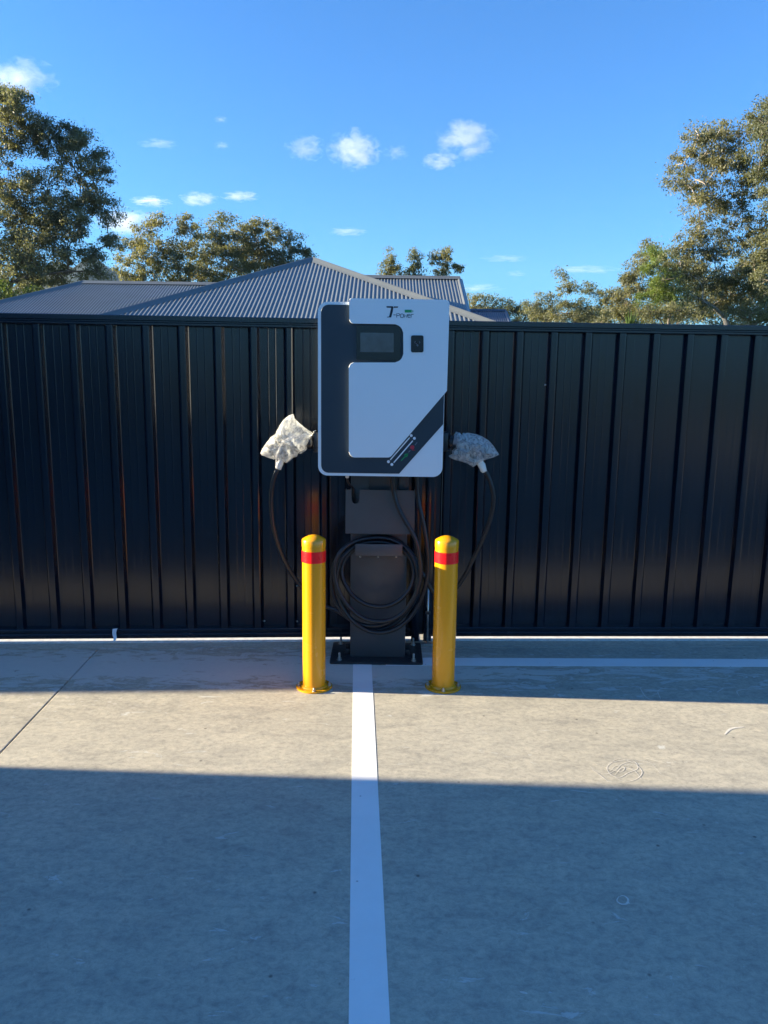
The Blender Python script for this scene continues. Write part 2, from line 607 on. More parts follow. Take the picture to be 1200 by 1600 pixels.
# pale strip added under the fence, brightening the sunlit gap below the bottom rail
bm = bmesh.new()
for ln_, x0, x1 in ((fl, -12, 0.2), (fr, 0.245, 9)):
    vs = [bm.verts.new(p) for p in ((x0, ln_(x0) + 0.002, 0.001), (x1, ln_(x1) + 0.002, 0.001), (x1, ln_(x1) + 0.004, 0.006), (x0, ln_(x0) + 0.004, 0.006),
                                    (x1, ln_(x1) + 0.15, 0.006), (x0, ln_(x0) + 0.15, 0.006))]
    bm.faces.new((vs[0], vs[1], vs[2], vs[3])); bm.faces.new((vs[3], vs[2], vs[4], vs[5]))
tag(bm_obj('sunlit_gap_strip', bm, plain('sunlit_gap_pale', (0.66, 0.63, 0.58), 0.5, var=0.2, nscale=30)), kind='structure')

# painted bay lines, 4 mm proud
def line_sheet(name, quad, z=0.0012):
    bm = bmesh.new()
    t_ = [bm.verts.new((x, y, z)) for x, y in quad]
    b_ = [bm.verts.new((x, y, 0.0002)) for x, y in quad]
    bm.faces.new(t_)
    for i in range(4): bm.faces.new((t_[i], b_[i], b_[(i + 1) % 4], t_[(i + 1) % 4]))
    return tag(bm_obj(name, bm, M['paint']), kind='structure')

lxa = lambda y: -0.1525 + (3.905 - y) * 0.0370
lxb = lambda y: -0.0520 + (3.905 - y) * 0.0370
line_sheet('bay_line', [(lxa(4.06), 4.06), (lxb(4.06), 4.06), (lxb(-3), -3), (lxa(-3), -3)])
line_sheet('rear_line', [(0.02, 4.119), (6.0, 4.119 + 5.98 * 0.0262), (6.0, 4.0035 + 5.98 * 0.0262), (0.02, 4.0035)], 0.0016)

# ------------------------------------------------------------------ steel fence: two runs
def rib_profile(xr_list, xa, xb, w=0.066, top=0.036, d=0.030):
    """(s, depth) polyline along a fence run; ribs stand proud toward the camera, two shallow swages per pan"""
    pts = [(xa, 0.0)]
    for i, x0 in enumerate(xr_list):
        s = (w - top) / 2
        pts += [(x0, 0.0), (x0 + 0.004, -0.003), (x0 + s, -d), (x0 + s + 0.006, -d - 0.0015), (x0 + w - s - 0.006, -d - 0.0015),
                (x0 + w - s, -d), (x0 + w - 0.004, -0.003), (x0 + w, 0.0)]
        pan0 = x0 + w
        mid = pan0 + 0.062
        for c in (mid - 0.020, mid + 0.020):
            pts += [(c - 0.004, 0.0), (c - 0.0012, -0.0008), (c + 0.0012, -0.0008), (c + 0.004, 0.0)]
    pts.append((xb, 0.0))
    return [p for p in pts if xa <= p[0] <= xb]


def fence_run(name, x_first, n, line, xa, xb, label, ztop=1.842, ztag=0.0):
    a, b = line
    ln = sqrt(1 + a * a)
    tx, ty = 1 / ln, a / ln
    nx, ny = a / ln, -1 / ln                         # toward the camera
    root = empty(name, (xa, a * xa + b, 0), label, 'fence', 'dark steel fence runs')
    off = 0.006                                      # the photographed line is the rail face; sheets lie behind it
    def P(x, d, z):
        # d negative = toward the camera
        y = a * x + b
        return (x + nx * (-d) - nx * off * 0, y + ny * (-d) + 0.0 - ny * 0.034, z)
    ribs = [x_first + 0.192 * k for k in range(n)]
    # sheets of four ribs each, lapped
    per = 4
    k = 0
    i = 0
    proto = None
    while k < n:
        grp = ribs[k:k + per]
        s0 = grp[0] - 0.034 if k else xa + 0.01
        s1 = grp[-1] + 0.066 + 0.112
        s1 = min(s1, xb - 0.01)
        pr = rib_profile(grp, s0, s1)
        V, F = [], []
        jy = 0.0009 * (i % 2)
        for s, d in pr:
            V.append(P(s, d - jy, 0.060)); V.append(P(s, d - jy, ztop - 0.02))
        for q in range(len(pr) - 1):
            F.append((2 * q, 2 * q + 2, 2 * q + 3, 2 * q + 1))
        mesh_obj('infill_sheet', V, F, M['fence'], root)
        k += per
        i += 1
    # rails: stepped C-sections
    def rail(nm, prof):
        V, F = [], []
        for x in (xa, xb):
            for d, z in prof: V.append(P(x, d, z))
        m_ = len(prof)
        for q in range(m_ - 1): F.append((q, q + 1, m_ + q + 1, m_ + q))
        F.append(tuple(range(m_))[::-1]); F.append(tuple(range(m_, 2 * m_)))
        bm = bmesh.new()
        me_v = [bm.verts.new(v) for v in V]
        for f in F:
            bm.faces.new([me_v[j] for j in f])
        bm.faces.new([me_v[m_ - 1], me_v[0], me_v[m_], me_v[2 * m_ - 1]])
        return bm_obj(nm, bm, M['fence'], root)
    fz = -0.037
    rail('top_rail', [(0.03, ztop), (fz + 0.006, ztop), (fz, ztop - 0.004), (fz, ztop - 0.026), (fz + 0.005, ztop - 0.030), (fz + 0.005, ztop - 0.036),
                      (fz - 0.001, ztop - 0.040), (fz - 0.001, ztop - 0.050), (fz + 0.006, ztop - 0.055), (0.03, ztop - 0.055)])
    rail('bottom_rail', [(0.002, 0.085), (fz + 0.004, 0.085), (fz, 0.081), (fz, 0.066), (fz + 0.004, 0.062), (fz + 0.004, 0.056), (fz, 0.052), (fz, 0.030), (0.002, 0.030)])
    return root


RL0 = -1.911 + 0.002
lead = 50
left_n = lead + 11
fence_l = fence_run('fence', RL0 - 0.1925 * 1 - 0.192 * lead + 0.0, left_n + 1, FL, -11.9, 0.205,
                    'dark blue-black ribbed steel fence run left of the charger, white tape on its bottom rail')
fence_r = fence_run('fence', 0.343 - 0.02, 46, FR, 0.245, 9.2,
                    'dark blue-black ribbed steel fence run right of the charger, behind the painted cross line')
shade_fence = fence_run('fence', -6.9, 21, (FL[0], FL[1] + 0.001), -6.95, -2.62,  # added out of view, raised so its shadow closes the lit wedge at right
                    'added taller stretch of dark steel fence, unseen beyond the left edge, lengthening the fence shadow', ztop=2.11)
for nm, x0, line in (('end_post', 0.19, FL), ('end_post', 0.262, FR)):
    y0 = line[0] * x0 + line[1]
    root = fence_l if line is FL else fence_r
    box(nm, x0 - 0.022, x0 + 0.024, y0 - 0.036, y0 + 0.02, 0.012, 1.80, M['fence'], root, 0.003)
box('closing_strip', 0.16, 0.30, 4.437, 4.442, 0.03, 1.80, M['fence'], fence_r)
# rivets / screws on the rails and laps
for x, z in ((-0.50, 0.115), (-0.50, 0.33), (-0.69, 0.118), (0.36, 0.118), (0.9, 1.5)):
    root, ln_ = (fence_l, fl) if x < 0.2 else (fence_r, fr)
    y = ln_(x)
    V, F = tube_data([(x, y - 0.036 * 0 + 0.034 - 0.0005, z), (x, y + 0.034 - 0.0045, z)], [0.006, 0.004], 8)
    mesh_obj('rivet', V, F, M['zinc'], root, True)
# drop bolt between the two runs
db = empty('drop_bolt', (0.262, 4.34, 0), 'thin grey drop bolt rod at the gate ends, partly behind the right yellow bollard', 'bolt')
tube('rod', [(0.262, 4.352, 0.012), (0.262, 4.352, 0.34)], 0.006, M['zinc'], db)
box('bracket', 0.247, 0.277, 4.345, 4.361, 0.18, 0.20, M['char2'], db, 0.001)
box('floor_socket', 0.222, 0.30, 4.32, 4.385, 0.001, 0.008, M['zinc'], db, 0.002)

# white tape on the bottom rail
tp = at(180, 991, fl(-1.46) - 0.012)
V, F = [], []
pr = [(0.000, 0.052), (-0.004, 0.048), (-0.006, 0.030), (-0.006, 0.012), (-0.010, 0.002), (-0.018, -0.004), (-0.022, -0.016)]
for k, (d, z) in enumerate(pr):
    w = 0.014 - 0.0012 * k
    sh = (0.002, 0.0, -0.003, -0.002, 0.002, 0.004, 0.0)[k]
    V += [(tp.x - w + sh, tp.y + d, tp.z + z - 0.02), (tp.x + w + sh, tp.y + d * 1.1, tp.z + z - 0.02 + 0.003)]
for k in range(len(pr) - 1): F.append((2 * k, 2 * k + 1, 2 * k + 3, 2 * k + 2))
V2 = [(x, y + 0.0015, z) for x, y, z in V]
n0 = len(V)
F2 = [tuple(n0 + i for i in f[::-1]) for f in F]
rim = []
for k in range(len(pr) - 1):
    rim.append((2 * k, 2 * k + 2, n0 + 2 * k + 2, n0 + 2 * k)); rim.append((2 * k + 1, n0 + 2 * k + 1, n0 + 2 * k + 3, 2 * k + 3))
o = mesh_obj('tape_strip', V + V2, F + F2 + rim, M['tag'])
tag(o, 'short torn strip of white tape hanging from the fence bottom rail', 'tape')

# ------------------------------------------------------------------ bollards
def bollard(cx, cy, label):
    root = empty('bollard', (cx, cy, 0), label, 'bollard', 'yellow bollards in front of the charger')
    R = 0.0572
    top = at(493, 846, 3.70).z if cx < 0 else at(698, 846, 3.70).z
    zt = 0.757
    lathe('post', [(R, 0.008), (R, zt - 0.035)], cx, cy, M['yellow'], root, 64)
    prof = [(R, zt - 0.035), (R + 0.0012, zt - 0.0345), (R + 0.0012, zt - 0.003), (R - 0.001, zt + 0.001), (R * 0.8, zt + 0.008), (R * 0.5, zt + 0.0165), (R * 0.22, zt + 0.021), (0, zt + 0.0225)]
    lathe('cap', prof, cx, cy, M['yellow'], root, 64)
    zb = 0.0
    z1, z0 = 0.7035, 0.6475
    lathe('reflective_band', [(R - 0.001, z0), (R + 0.0013, z0), (R + 0.0013, z1), (R - 0.001, z1)], cx, cy, M['red'], root, 64)
    fl_ = lathe('flange', [(R, 0.0085), (0.088, 0.0085), (0.0905, 0.0065), (0.0905, 0.0005), (R, 0.0005)], cx, cy, M['yellow'], root, 64)
    lathe('weld_bead', [(R, 0.018), (R + 0.004, 0.0155), (R + 0.0085, 0.0088)], cx, cy, M['yellow'], root, 64)
    for a in (-90, 0, 90, 180):
        a = radians(a + (4 if cx < 0 else -3))
        bx_, by_ = cx + 0.0765 * cos(a), cy + 0.0765 * sin(a)
        b_ = lathe('bolt', [(0.009, 0.0085), (0.009, 0.0105), (0.0045, 0.0106), (0.0045, 0.024), (0.003, 0.026), (0, 0.026)], bx_, by_, M['zinc'], root, 14)
        lathe('nut', [(0.0045, 0.0185), (0.0078, 0.018), (0.0078, 0.0106), (0.0045, 0.0106)], bx_, by_, M['zinc'], b_, 6)
    return root

bollard(-0.338, 3.700, 'left yellow steel bollard with red band, sunlit down its whole left side')
bollard(0.309, 3.722, 'right yellow steel bollard with red band, sunlit only near its cap')

# ------------------------------------------------------------------ charger
DF = 3.862                                   # front of the white body
ch = empty('ev_charger', (-0.02, 4.17, 0), 'white and slate electric vehicle charger with screen on a charcoal steel pedestal', 'charger')


def bz(zx, zy, D=DF):
    """zoomed-crop pixel of the cabinet front -> (x, z)"""
    p = at(480 + zx / 5, 450 + zy / 5, D)
    return p.x, p.z


def bpoly(pts, D, k=0.00063):
    out = []
    for x, y, r in pts:
        a = bz(x, y, D)
        out.append((a[0], a[1], r * k))
    return round_poly(out)

# square the cabinet up: use measured extremes
xL = (bz(82, 300)[0] + bz(87, 1300)[0]) / 2
xR = bz(1062, 1200)[0]
zT = bz(250, 108)[1]
zB = (bz(300, 1467)[1] + bz(800, 1473)[1]) / 2
body = prism('cabinet', round_poly([(xL, zT, 0.047), (xR, zT, 0.047), (xR, zB, 0.047), (xL, zB, 0.047)], 10), DF, 4.085, M['white'], ch, 0.006, 3)
# slate fascia
x1, z1 = bz(108, 130, DF); x2, z2 = bz(108, 1447, DF)
xm = (bz(106, 300)[0] + bz(112, 1300)[0]) / 2
zt_, zb_ = bz(250, 131)[1], bz(400, 1446)[1]
dA = bz(718, 1447); dB = bz(1066, 1064)
prism('fascia', round_poly([(xm, zt_, 0.036), (xR - 0.002, zt_, 0.0), (xR - 0.002, dB[1], 0.0), (dA[0], zb_, 0.004), (xm, zb_, 0.036)], 8), DF - 0.003, DF + 0.004, M['navy'], ch, 0.001, 1)
# white cover
DC = DF - 0.020
cov = [(329, 79, 16), (1113, 92, 34), (1092, 803, 6), (648, 1324, 40), (325, 1324, 46), (325, 582, 40), (752, 582, 66), (750, 283, 66), (329, 277, 30)]
prism('cover', bpoly(cov, DC), DC, DF - 0.0025, M['white'], ch, 0.0022, 2)


def plate(name, pts, D, th, mat, parent=ch, bev=0.0005):
    return prism(name, bpoly(pts, D), D, D + th, mat, parent, bev, 1)

# screen
scr = plate('touch_screen', [(385, 293, 10), (727, 297, 10), (727, 566, 10), (385, 560, 10)], DC + 0.007, 0.012, M['bezel'])
plate('display', [(415, 348, 2), (676, 352, 2), (676, 503, 2), (415, 500, 2)], DC + 0.0062, 0.003, M['glass'], scr)
plate('card_reader', [(811, 370, 14), (909, 370, 14), (909, 503, 14), (811, 503, 14)], DC - 0.003, 0.005, M['black'])
# reader pictogram: two arcs and a palm
cxr, czr = bz(860, 430, DC)
def stroke(name, pts2, w, y, mat, parent, th=0.0006):
    """flat stroke of width w through (x, z) points at depth y, as one joined strip"""
    V, F = [], []
    P2 = [Vector(p) for p in pts2]
    for i, p in enumerate(P2):
        d = (P2[min(i + 1, len(P2) - 1)] - P2[max(i - 1, 0)]).normalized()
        n_ = Vector((-d.y, d.x)) * w / 2
        for q, yy in ((p + n_, y), (p - n_, y), (p - n_, y + th), (p + n_, y + th)): V.append((q.x, yy, q.y))
    for i in range(len(P2) - 1):
        a, b_ = 4 * i, 4 * i + 4
        F += [(a, b_, b_ + 1, a + 1), (a + 1, b_ + 1, b_ + 2, a + 2), (a + 3, a + 2, b_ + 2, b_ + 3), (a, a + 3, b_ + 3, b_)]
    F += [(0, 1, 2, 3), (len(V) - 4, len(V) - 1, len(V) - 2, len(V) - 3)]
    return V, F


def strokes(name, lst, w, y, mat, parent):
    V, F = [], []
    for pts2 in lst:
        v, f = stroke(name, pts2, w, y, mat, parent)
        n_ = len(V)
        V += v
        F += [tuple(i + n_ for i in q) for q in f]
    bm = bmesh.new()
    vs = [bm.verts.new(v) for v in V]
    for f in F: bm.faces.new([vs[i] for i in f])
    return bm_obj(name, bm, mat, parent)

u = 0.0028
strokes('reader_symbol', [[(cxr - 3.5 * u, czr + 3 * u), (cxr - 4.6 * u, czr + 1.2 * u), (cxr - 3.5 * u, czr - 0.6 * u)],
                          [(cxr + 3.5 * u, czr + 3 * u), (cxr + 4.6 * u, czr + 1.2 * u), (cxr + 3.5 * u, czr - 0.6 * u)],
                          [(cxr - 1.6 * u, czr - 1 * u), (cxr, czr - 2.6 * u), (cxr + 1.8 * u, czr - 4.4 * u), (cxr + 0.6 * u, czr - 5.4 * u), (cxr - 1.2 * u, czr - 3.6 * u)]],
        0.0022, DC - 0.0038, M['greyp'], ch)

# the maker's lettering: slanted T, dash, thin POwer, battery
LY = DC - 0.0008
def lz(x, y): return bz(x, y, DC)
def poly_flat(name, pts, mat, y=LY, parent=ch):
    return prism(name, [Vector(lz(*p)) for p in pts], y, DC + 0.0005, mat, parent, 0, 1, False)
poly_flat('logo_letter_t', [(619, 142), (668, 142), (674, 150), (668, 186), (656, 230), (624, 230), (622, 226), (640, 223), (655, 160), (655, 155), (621, 154)], M['ink'])
poly_flat('logo_arm', [(676, 144), (712, 144), (708, 154), (676, 155)], M['ink'])
poly_flat('battery_icon', [(762, 170), (817, 170), (817, 192), (762, 192)], M['green'])
poly_flat('battery_tip', [(822, 173), (828, 175), (828, 188), (822, 190)], M['green'], LY + 0.0003)
A = lambda *p: [lz(*q) for q in p]
strokes('lettering', [A((673, 210), (692, 210)),
                      A((699, 231), (699, 200), (718, 200), (722, 204), (722, 211), (718, 215), (701, 215)),
                      A((746, 203), (732, 203), (728, 207), (728, 227), (732, 231), (748, 231), (752, 227), (752, 207), (748, 203), (745, 203)),
                      A((757, 205), (761, 231), (769, 214), (776, 231), (782, 205)),
                      A((786, 217), (805, 217), (804, 206), (788, 206), (786, 210), (787, 229), (790, 231), (806, 230)),
                      A((812, 231), (812, 206), (812, 209), (816, 206), (831, 206))], 0.0026, LY, M['ink'], ch)

# indicator strip on the diagonal
def dz(x, y, D): return bz((590 + x / 10.91 - 480) * 5, (640 + y / 10.91 - 450) * 5, D)
def disc(name, x, y, r, D, mat):
    c = dz(x, y, D)
    return prism(name, [Vector((c[0] + r * cos(2 * pi * k / 20), c[1] + r * sin(2 * pi * k / 20))) for k in range(20)], D, DF, mat, ch, 0.0004, 1)
DI = DF - 0.0042
for x, y in ((573, 443), (627, 490), (185, 888), (243, 936)): disc('indicator_cap', x, y, 0.0072, DI - 0.001, M['whitep'])
for a, b_ in (((545, 478), (215, 858)), ((600, 530), (275, 905))):
    strokes('light_bar', [[dz(*a, DI), dz(*b_, DI)]], 0.0055, DI, M['whitep'], ch)
disc('red_lamp', 592, 645, 0.0105, DI, M['redp'])
disc('green_lamp', 485, 780, 0.0085, DI, M['green'])
strokes('small_print', [[dz(400, 872, DI), dz(455, 812, DI), dz(520, 750, DI)]], 0.0045, DI, M['green'], ch)
strokes('small_print', [[dz(525, 728, DI), dz(558, 694, DI)]], 0.0035, DI, M['greyp'], ch)
strokes('small_print', [[dz(636, 605, DI), dz(675, 560, DI)]], 0.0035, DI, M['greyp'], ch)
strokes('small_print', [[dz(640, 690, DI), dz(585, 690, DI)]], 0.003, DI - 0.0003, M['redp'], ch)

# pedestal
PX0, PX1, PY0, PY1 = -0.1765, 0.1255, 4.093, 4.285
box('column', PX0, PX1, PY0, PY1, 0.013, 1.30, M['char'], ch, 0.004)
# base plate with slots and anchors
bp = prism('base_plate', round_poly([(-0.283, 4.010, 0.014), (0.222, 4.010, 0.014), (0.222, 4.335, 0.014), (-0.283, 4.335, 0.014)], 5), 0, 0.012, M['char2'], None, 0, 1)
me = bp.data
for v in me.vertices: v.co = Vector((v.co.x, v.co.z, 0.0125 - v.co.y)) - Vector(ch.location)
bp.parent = ch
bm = bmesh.new(); bm.from_mesh(me); bmesh.ops.recalc_face_normals(bm, faces=bm.faces[:]); bm.to_mesh(me); bm.free()
for x, y in ((-0.232, 4.045), (0.172, 4.045), (-0.238, 4.300), (0.178, 4.300)):
    b_ = lathe('anchor_bolt', [(0.014, 0.0125), (0.014, 0.0155), (0.006, 0.0156), (0.006, 0.052), (0.0045, 0.054), (0, 0.054)], x, y, M['zinc'], ch, 14)
    lathe('nut', [(0.006, 0.027), (0.0105, 0.0262), (0.0105, 0.0156), (0.006, 0.0156)], x, y, M['zinc'], b_, 6)
for sx, x in ((-1, PX0), (1, PX1)):
    for y in (4.13, 4.22):
        box('gusset', min(x, x + sx * 0.03), max(x, x + sx * 0.03), y, y + 0.006, 0.0126, 0.042, M['char2'], ch, 0.001)
for x, y in ((-0.205, 4.09), (-0.21, 4.19), (0.15, 4.09), (0.155, 4.19)):
    lathe('plate_hole', [(0, 0.0129), (0.008, 0.0129), (0.009, 0.0124)], x, y, M['black'], ch, 14)
# mounting bracket between column and cabinet
box('mount_block', -0.08, 0.03, 4.05, 4.092, 0.94, 1.30, plain('teal_grey_bracket', (0.022, 0.032, 0.04), 0.45), ch, 0.002)
box('mount_block', 0.075, 0.128, 4.05, 4.092, 0.94, 1.30, plain('teal_grey_bracket_b', (0.022, 0.032, 0.04), 0.45), ch, 0.002)
# front cover plate with slot
DP = 4.030
pa = at(540, 765, DP); pb = at(647, 835, DP)
X0, X1, Z1, Z0 = pa.x, pb.x + 0.001, pa.z, pb.z
sa = at(549.5, 765, DP); sb = at(561.5, 787, DP)
outl = round_poly([(X0, Z1, 0.002), (sa.x, Z1, 0.0), (sa.x, sb.z, 0.0195), (sb.x, sb.z, 0.0195), (sb.x, Z1, 0.0), (X1, Z1, 0.002), (X1, Z0, 0.003), (X0, Z0, 0.003)], 6)
prism('front_cover', outl, DP, DP + 0.0025, M['char'], ch, 0.0006, 1)
for x0, x1 in ((X0, X0 + 0.002), (X1 - 0.002, X1)):
    box('cover_return', x0, x1, DP + 0.0026, DP + 0.058, Z0 + 0.001, Z1 - 0.001, M['char'], ch)
box('cover_return', X0 + 0.0022, X1 - 0.0022, DP + 0.0026, DP + 0.058, Z0 + 0.001, Z0 + 0.003, M['char'], ch)
# cable hook bracket
DH = 3.990
ha = at(555, 850, DH); hb = at(628.5, 869, DH)
box('cable_hook', ha.x, hb.x, DH, DH + 0.003, hb.z, ha.z, M['char'], ch, 0.001)
box('hook_shelf', ha.x + 0.002, hb.x - 0.002, DH + 0.0032, PY0 - 0.0005, hb.z + 0.02, hb.z + 0.0232, M['char'], ch)
for px, r in ((563, 0.0055), (591, 0.0058), (619, 0.0055)):
    c = at(px, 870, PY0)
    V, F = tube_data([(c.x, PY0 + 0.001, c.z), (c.x, PY0 - 0.005, c.z)], [r, r * 0.8], 10)
    mesh_obj('screw', V, F, M['zinc'], ch, True)

# connector holsters at the cabinet's sides
for sx, px, py in ((-1, 493, 690), (1, 699, 689)):
    c = at(px, py, 3.99)
    xe = xL if sx < 0 else xR
    box('holster', min(xe, xe + sx * 0.032), max(xe, xe + sx * 0.032), 3.945, 4.035, c.z - 0.05, c.z + 0.045, M['black'], ch, 0.004)
    V, F = tube_data([(xe + sx * 0.03, 3.985, c.z - 0.004), (xe + sx * 0.075, 3.975, c.z - 0.004)], [0.034, 0.033], 20)
    mesh_obj('holster_cup', V, F, M['black'], ch, True)
c = at(491.5, 674, 3.97)
tube('holster_pin', [(c.x - 0.004, 3.97, c.z - 0.016), (c.x - 0.003, 3.97, c.z), (c.x + 0.007, 3.97, c.z + 0.003)], 0.0022, M['zinc'], ch, 6, 4)

# gland + supply conduit dropping into the slot
c = at(542.5, 748, 4.0)
lathe('cable_gland', [(0.013, 0), (0.013, -0.012), (0.010, -0.014), (0.010, -0.026), (0.007, -0.03)], c.x, 4.0, M['tape'], ch, 12, z0=zB)
tube('supply_cable', [(c.x, 4.0, zB - 0.026), (c.x + 0.002, 4.0, zB - 0.045), (c.x + 0.012, 4.02, zB - 0.068), (c.x + 0.03, 4.055, zB - 0.1), (c.x + 0.035, 4.07, zB - 0.2)], 0.0065, M['rubber'], ch, 10, 6)

# charging cables -----------------------------------------------------------
CR = 0.0118
cab = M['rubber']
def loop(name, cpx, cpy, rx, ry, D0, wob, seedv, start=0, turns=1.0, tilt=0.0, ex=(), sx=()):
    r_ = random.Random(seedv)
    pts = [Vector(p) for p in sx]
    n = int(28 * turns)
    for k in range(n + 1):
        a = start + 2 * pi * turns * k / n
        rr = 1 + wob * sin(a * 2 + seedv) * 0.5
        ca, sa_ = cos(a) * rx * rr, sin(a) * ry * rr
        x_ = cpx + ca * cos(tilt) - sa_ * sin(tilt)
        y_ = cpy + ca * sin(tilt) + sa_ * cos(tilt)
        pts.append(at(x_, y_, D0 + 0.010 * sin(a * 1.0 + seedv)))
    pts += [Vector(p) for p in ex]
    return pts
# cable from the right gland: runs down and round the coil, out to the left connector
def path(lst): return [at(*p) for p in lst]
cabA = path([(613, 738, 3.98), (613.5, 752, 3.98), (616, 772, 3.985), (622, 792, 3.975), (632, 812, 3.965), (643, 830, 3.96), (651, 848, 3.955), (655, 868, 3.955),
             (657, 888, 3.955), (655, 910, 3.95), (647, 934, 3.945), (632, 955, 3.945), (612, 968, 3.94), (590, 971, 3.945), (566, 965, 3.95), (545, 948, 3.96), (530, 925, 3.965),
             (523, 900, 3.975), (525, 876, 3.985), (537, 857, 4.0), (556, 846, 4.035), (578, 841, 4.045), (602, 841, 4.045), (624, 849, 4.035), (640, 862, 4.01), (650, 882, 3.99),
             (653, 905, 3.98), (648, 930, 3.975), (634, 953, 3.97), (612, 970, 3.965), (588, 978, 3.97), (562, 975, 3.98), (542, 962, 3.985), (527, 944, 4.0), (519, 920, 4.02), (520, 893, 4.03),
             (527, 872, 4.035), (543, 853, 4.045), (566, 843, 4.06), (592, 839, 4.065), (616, 842, 4.06), (636, 856, 4.045), (650, 878, 4.03), (655, 903, 4.015), (650, 930, 4.01), (636, 956, 4.005), (616, 975, 4.0), (592, 984, 4.0),
             (566, 979, 4.005), (545, 966, 4.02), (528, 955, 4.04), (511, 948, 4.07), (490, 936, 4.08), (470, 916, 4.06), (452, 890, 4.03), (437, 858, 4.0), (427, 822, 3.98), (423.5, 785, 3.97), (426, 755, 3.965), (433, 733, 3.965)])
cabB = path([(651, 738, 4.0), (651.5, 752, 4.0), (653, 778, 4.0), (658, 802, 3.99), (664, 830, 3.985), (668, 860, 3.98), (669, 888, 3.985), (665, 914, 3.98), (656, 940, 3.975), (643, 962, 3.965),
             (624, 979, 3.96), (600, 988, 3.955), (574, 985, 3.96), (551, 970, 3.965), (535, 948, 3.975), (527, 925, 3.98), (526, 898, 4.0), (533, 875, 4.01), (548, 858, 4.03), (568, 849, 4.05), (594, 847, 4.055), (620, 853, 4.05),
             (638, 868, 4.03), (646, 888, 4.015), (645, 908, 4.0), (636, 926, 3.985), (619, 941, 3.975), (597, 948, 3.97), (572, 944, 3.975), (552, 931, 3.985), (540, 914, 4.0), (534, 896, 4.02), (538, 876, 4.035), (552, 860, 4.05),
             (574, 852, 4.06), (600, 851, 4.065), (622, 856, 4.06), (642, 872, 4.05), (655, 890, 4.045), (664, 903, 4.04), (676, 924, 4.05), (690, 936, 4.06), (705, 928, 4.06), (724, 903, 4.04), (741, 870, 4.02), (757, 836, 4.0), (768, 803, 3.985), (771, 775, 3.975), (765, 750, 3.97), (755, 731, 3.965)])
tube('left_charging_cable', cabA, CR, cab, ch, 14, 5)
tube('right_charging_cable', cabB, CR, cab, ch, 14, 5)
for n_ in bpy.data.objects:
    if n_.name in ('left_charging_cable', 'right_charging_cable'): n_.name = 'charging_cable'

# connectors in bubble wrap -------------------------------------------------
def wrap_bag(outline, folds, D, seed, depth=0.055):
    """closed crumpled pouch: front and back shells from one outline (photo points), real thickness"""
    import mathutils
    from mathutils import noise as mn
    pts = [at(x, y, D) for x, y in outline]
    xs = [p.x for p in pts]; zs = [p.z for p in pts]
    poly = [Vector((p.x, p.z)) for p in pts]
    n = len(poly)
    # densify
    ring = []
    for i in range(n):
        a, b_ = poly[i], poly[(i + 1) % n]
        m_ = max(2, int((b_ - a).length / 0.006))
        for k in range(m_): ring.append(a.lerp(b_, k / m_))
    cx_ = sum(p.x for p in ring) / len(ring); cz_ = sum(p.y for p in ring) / len(ring)
    c = Vector((cx_, cz_))
    fs = [(Vector((at(x0, y0, D).x, at(x0, y0, D).z)), Vector((at(x1, y1, D).x, at(x1, y1, D).z)), h) for x0, y0, x1, y1, h in folds]
    K = 14
    V, F = [], []
    def height(p, t, side):
        base = sqrt(max(0, 1 - t * t)) ** 0.8 * depth * (0.75 + 0.5 * mn.noise(Vector((p.x * 9, p.y * 9, seed + side * 5))))
        cr_ = 0.0
        for q, am in ((14, 0.014), (34, 0.008), (70, 0.003)):
            cr_ += am * (1 - abs(mn.noise(Vector((p.x * q, p.y * q, seed * 3.1 + side * 9)))) * 3)
        f_ = 0.0
        if side < 0:
            for a, b_, h in fs:
                ab = b_ - a
                s = max(0, min(1, (p - a).dot(ab) / ab.length_squared))
                d = (p - (a + ab * s)).length
                f_ += 1.7 * h * math.exp(-(d / 0.0042) ** 2)
        return max(0.0, base + cr_ * min(1, 2.2 * (1 - t)) + f_ * min(1, 3 * (1 - t)))
    R_ = len(ring)
    for side in (-1, 1):
        base_i = len(V)
        V.append((c.x, D + side * height(c, 0, side), c.y))
        for k in range(1, K + 1):
            t = k / K
            for p in ring:
                q = c.lerp(p, t)
                if k < K:
                    V.append((q.x, D + side * height(q, t, side), q.y))
                else:
                    V.append((q.x, D + side * 0.0004 + 0.006 * mn.noise(Vector((p.x * 30, p.y * 30, seed))), q.y))
        for i in range(R_):
            j = (i + 1) % R_
            tri = (base_i, base_i + 1 + i, base_i + 1 + j)
            F.append(tri if side < 0 else tri[::-1])
        for k in range(K - 1):
            for i in range(R_):
                j = (i + 1) % R_
                q = (base_i + 1 + k * R_ + i, base_i + 1 + (k + 1) * R_ + i, base_i + 1 + (k + 1) * R_ + j, base_i + 1 + k * R_ + j)
                F.append(q if side < 0 else q[::-1])
        if side < 0: f_rim = base_i + 1 + (K - 1) * R_
        else: b_rim = base_i + 1 + (K - 1) * R_
    for i in range(R_):
        j = (i + 1) % R_
        F.append((f_rim + i, b_rim + i, b_rim + j, f_rim + j))
    return V, F


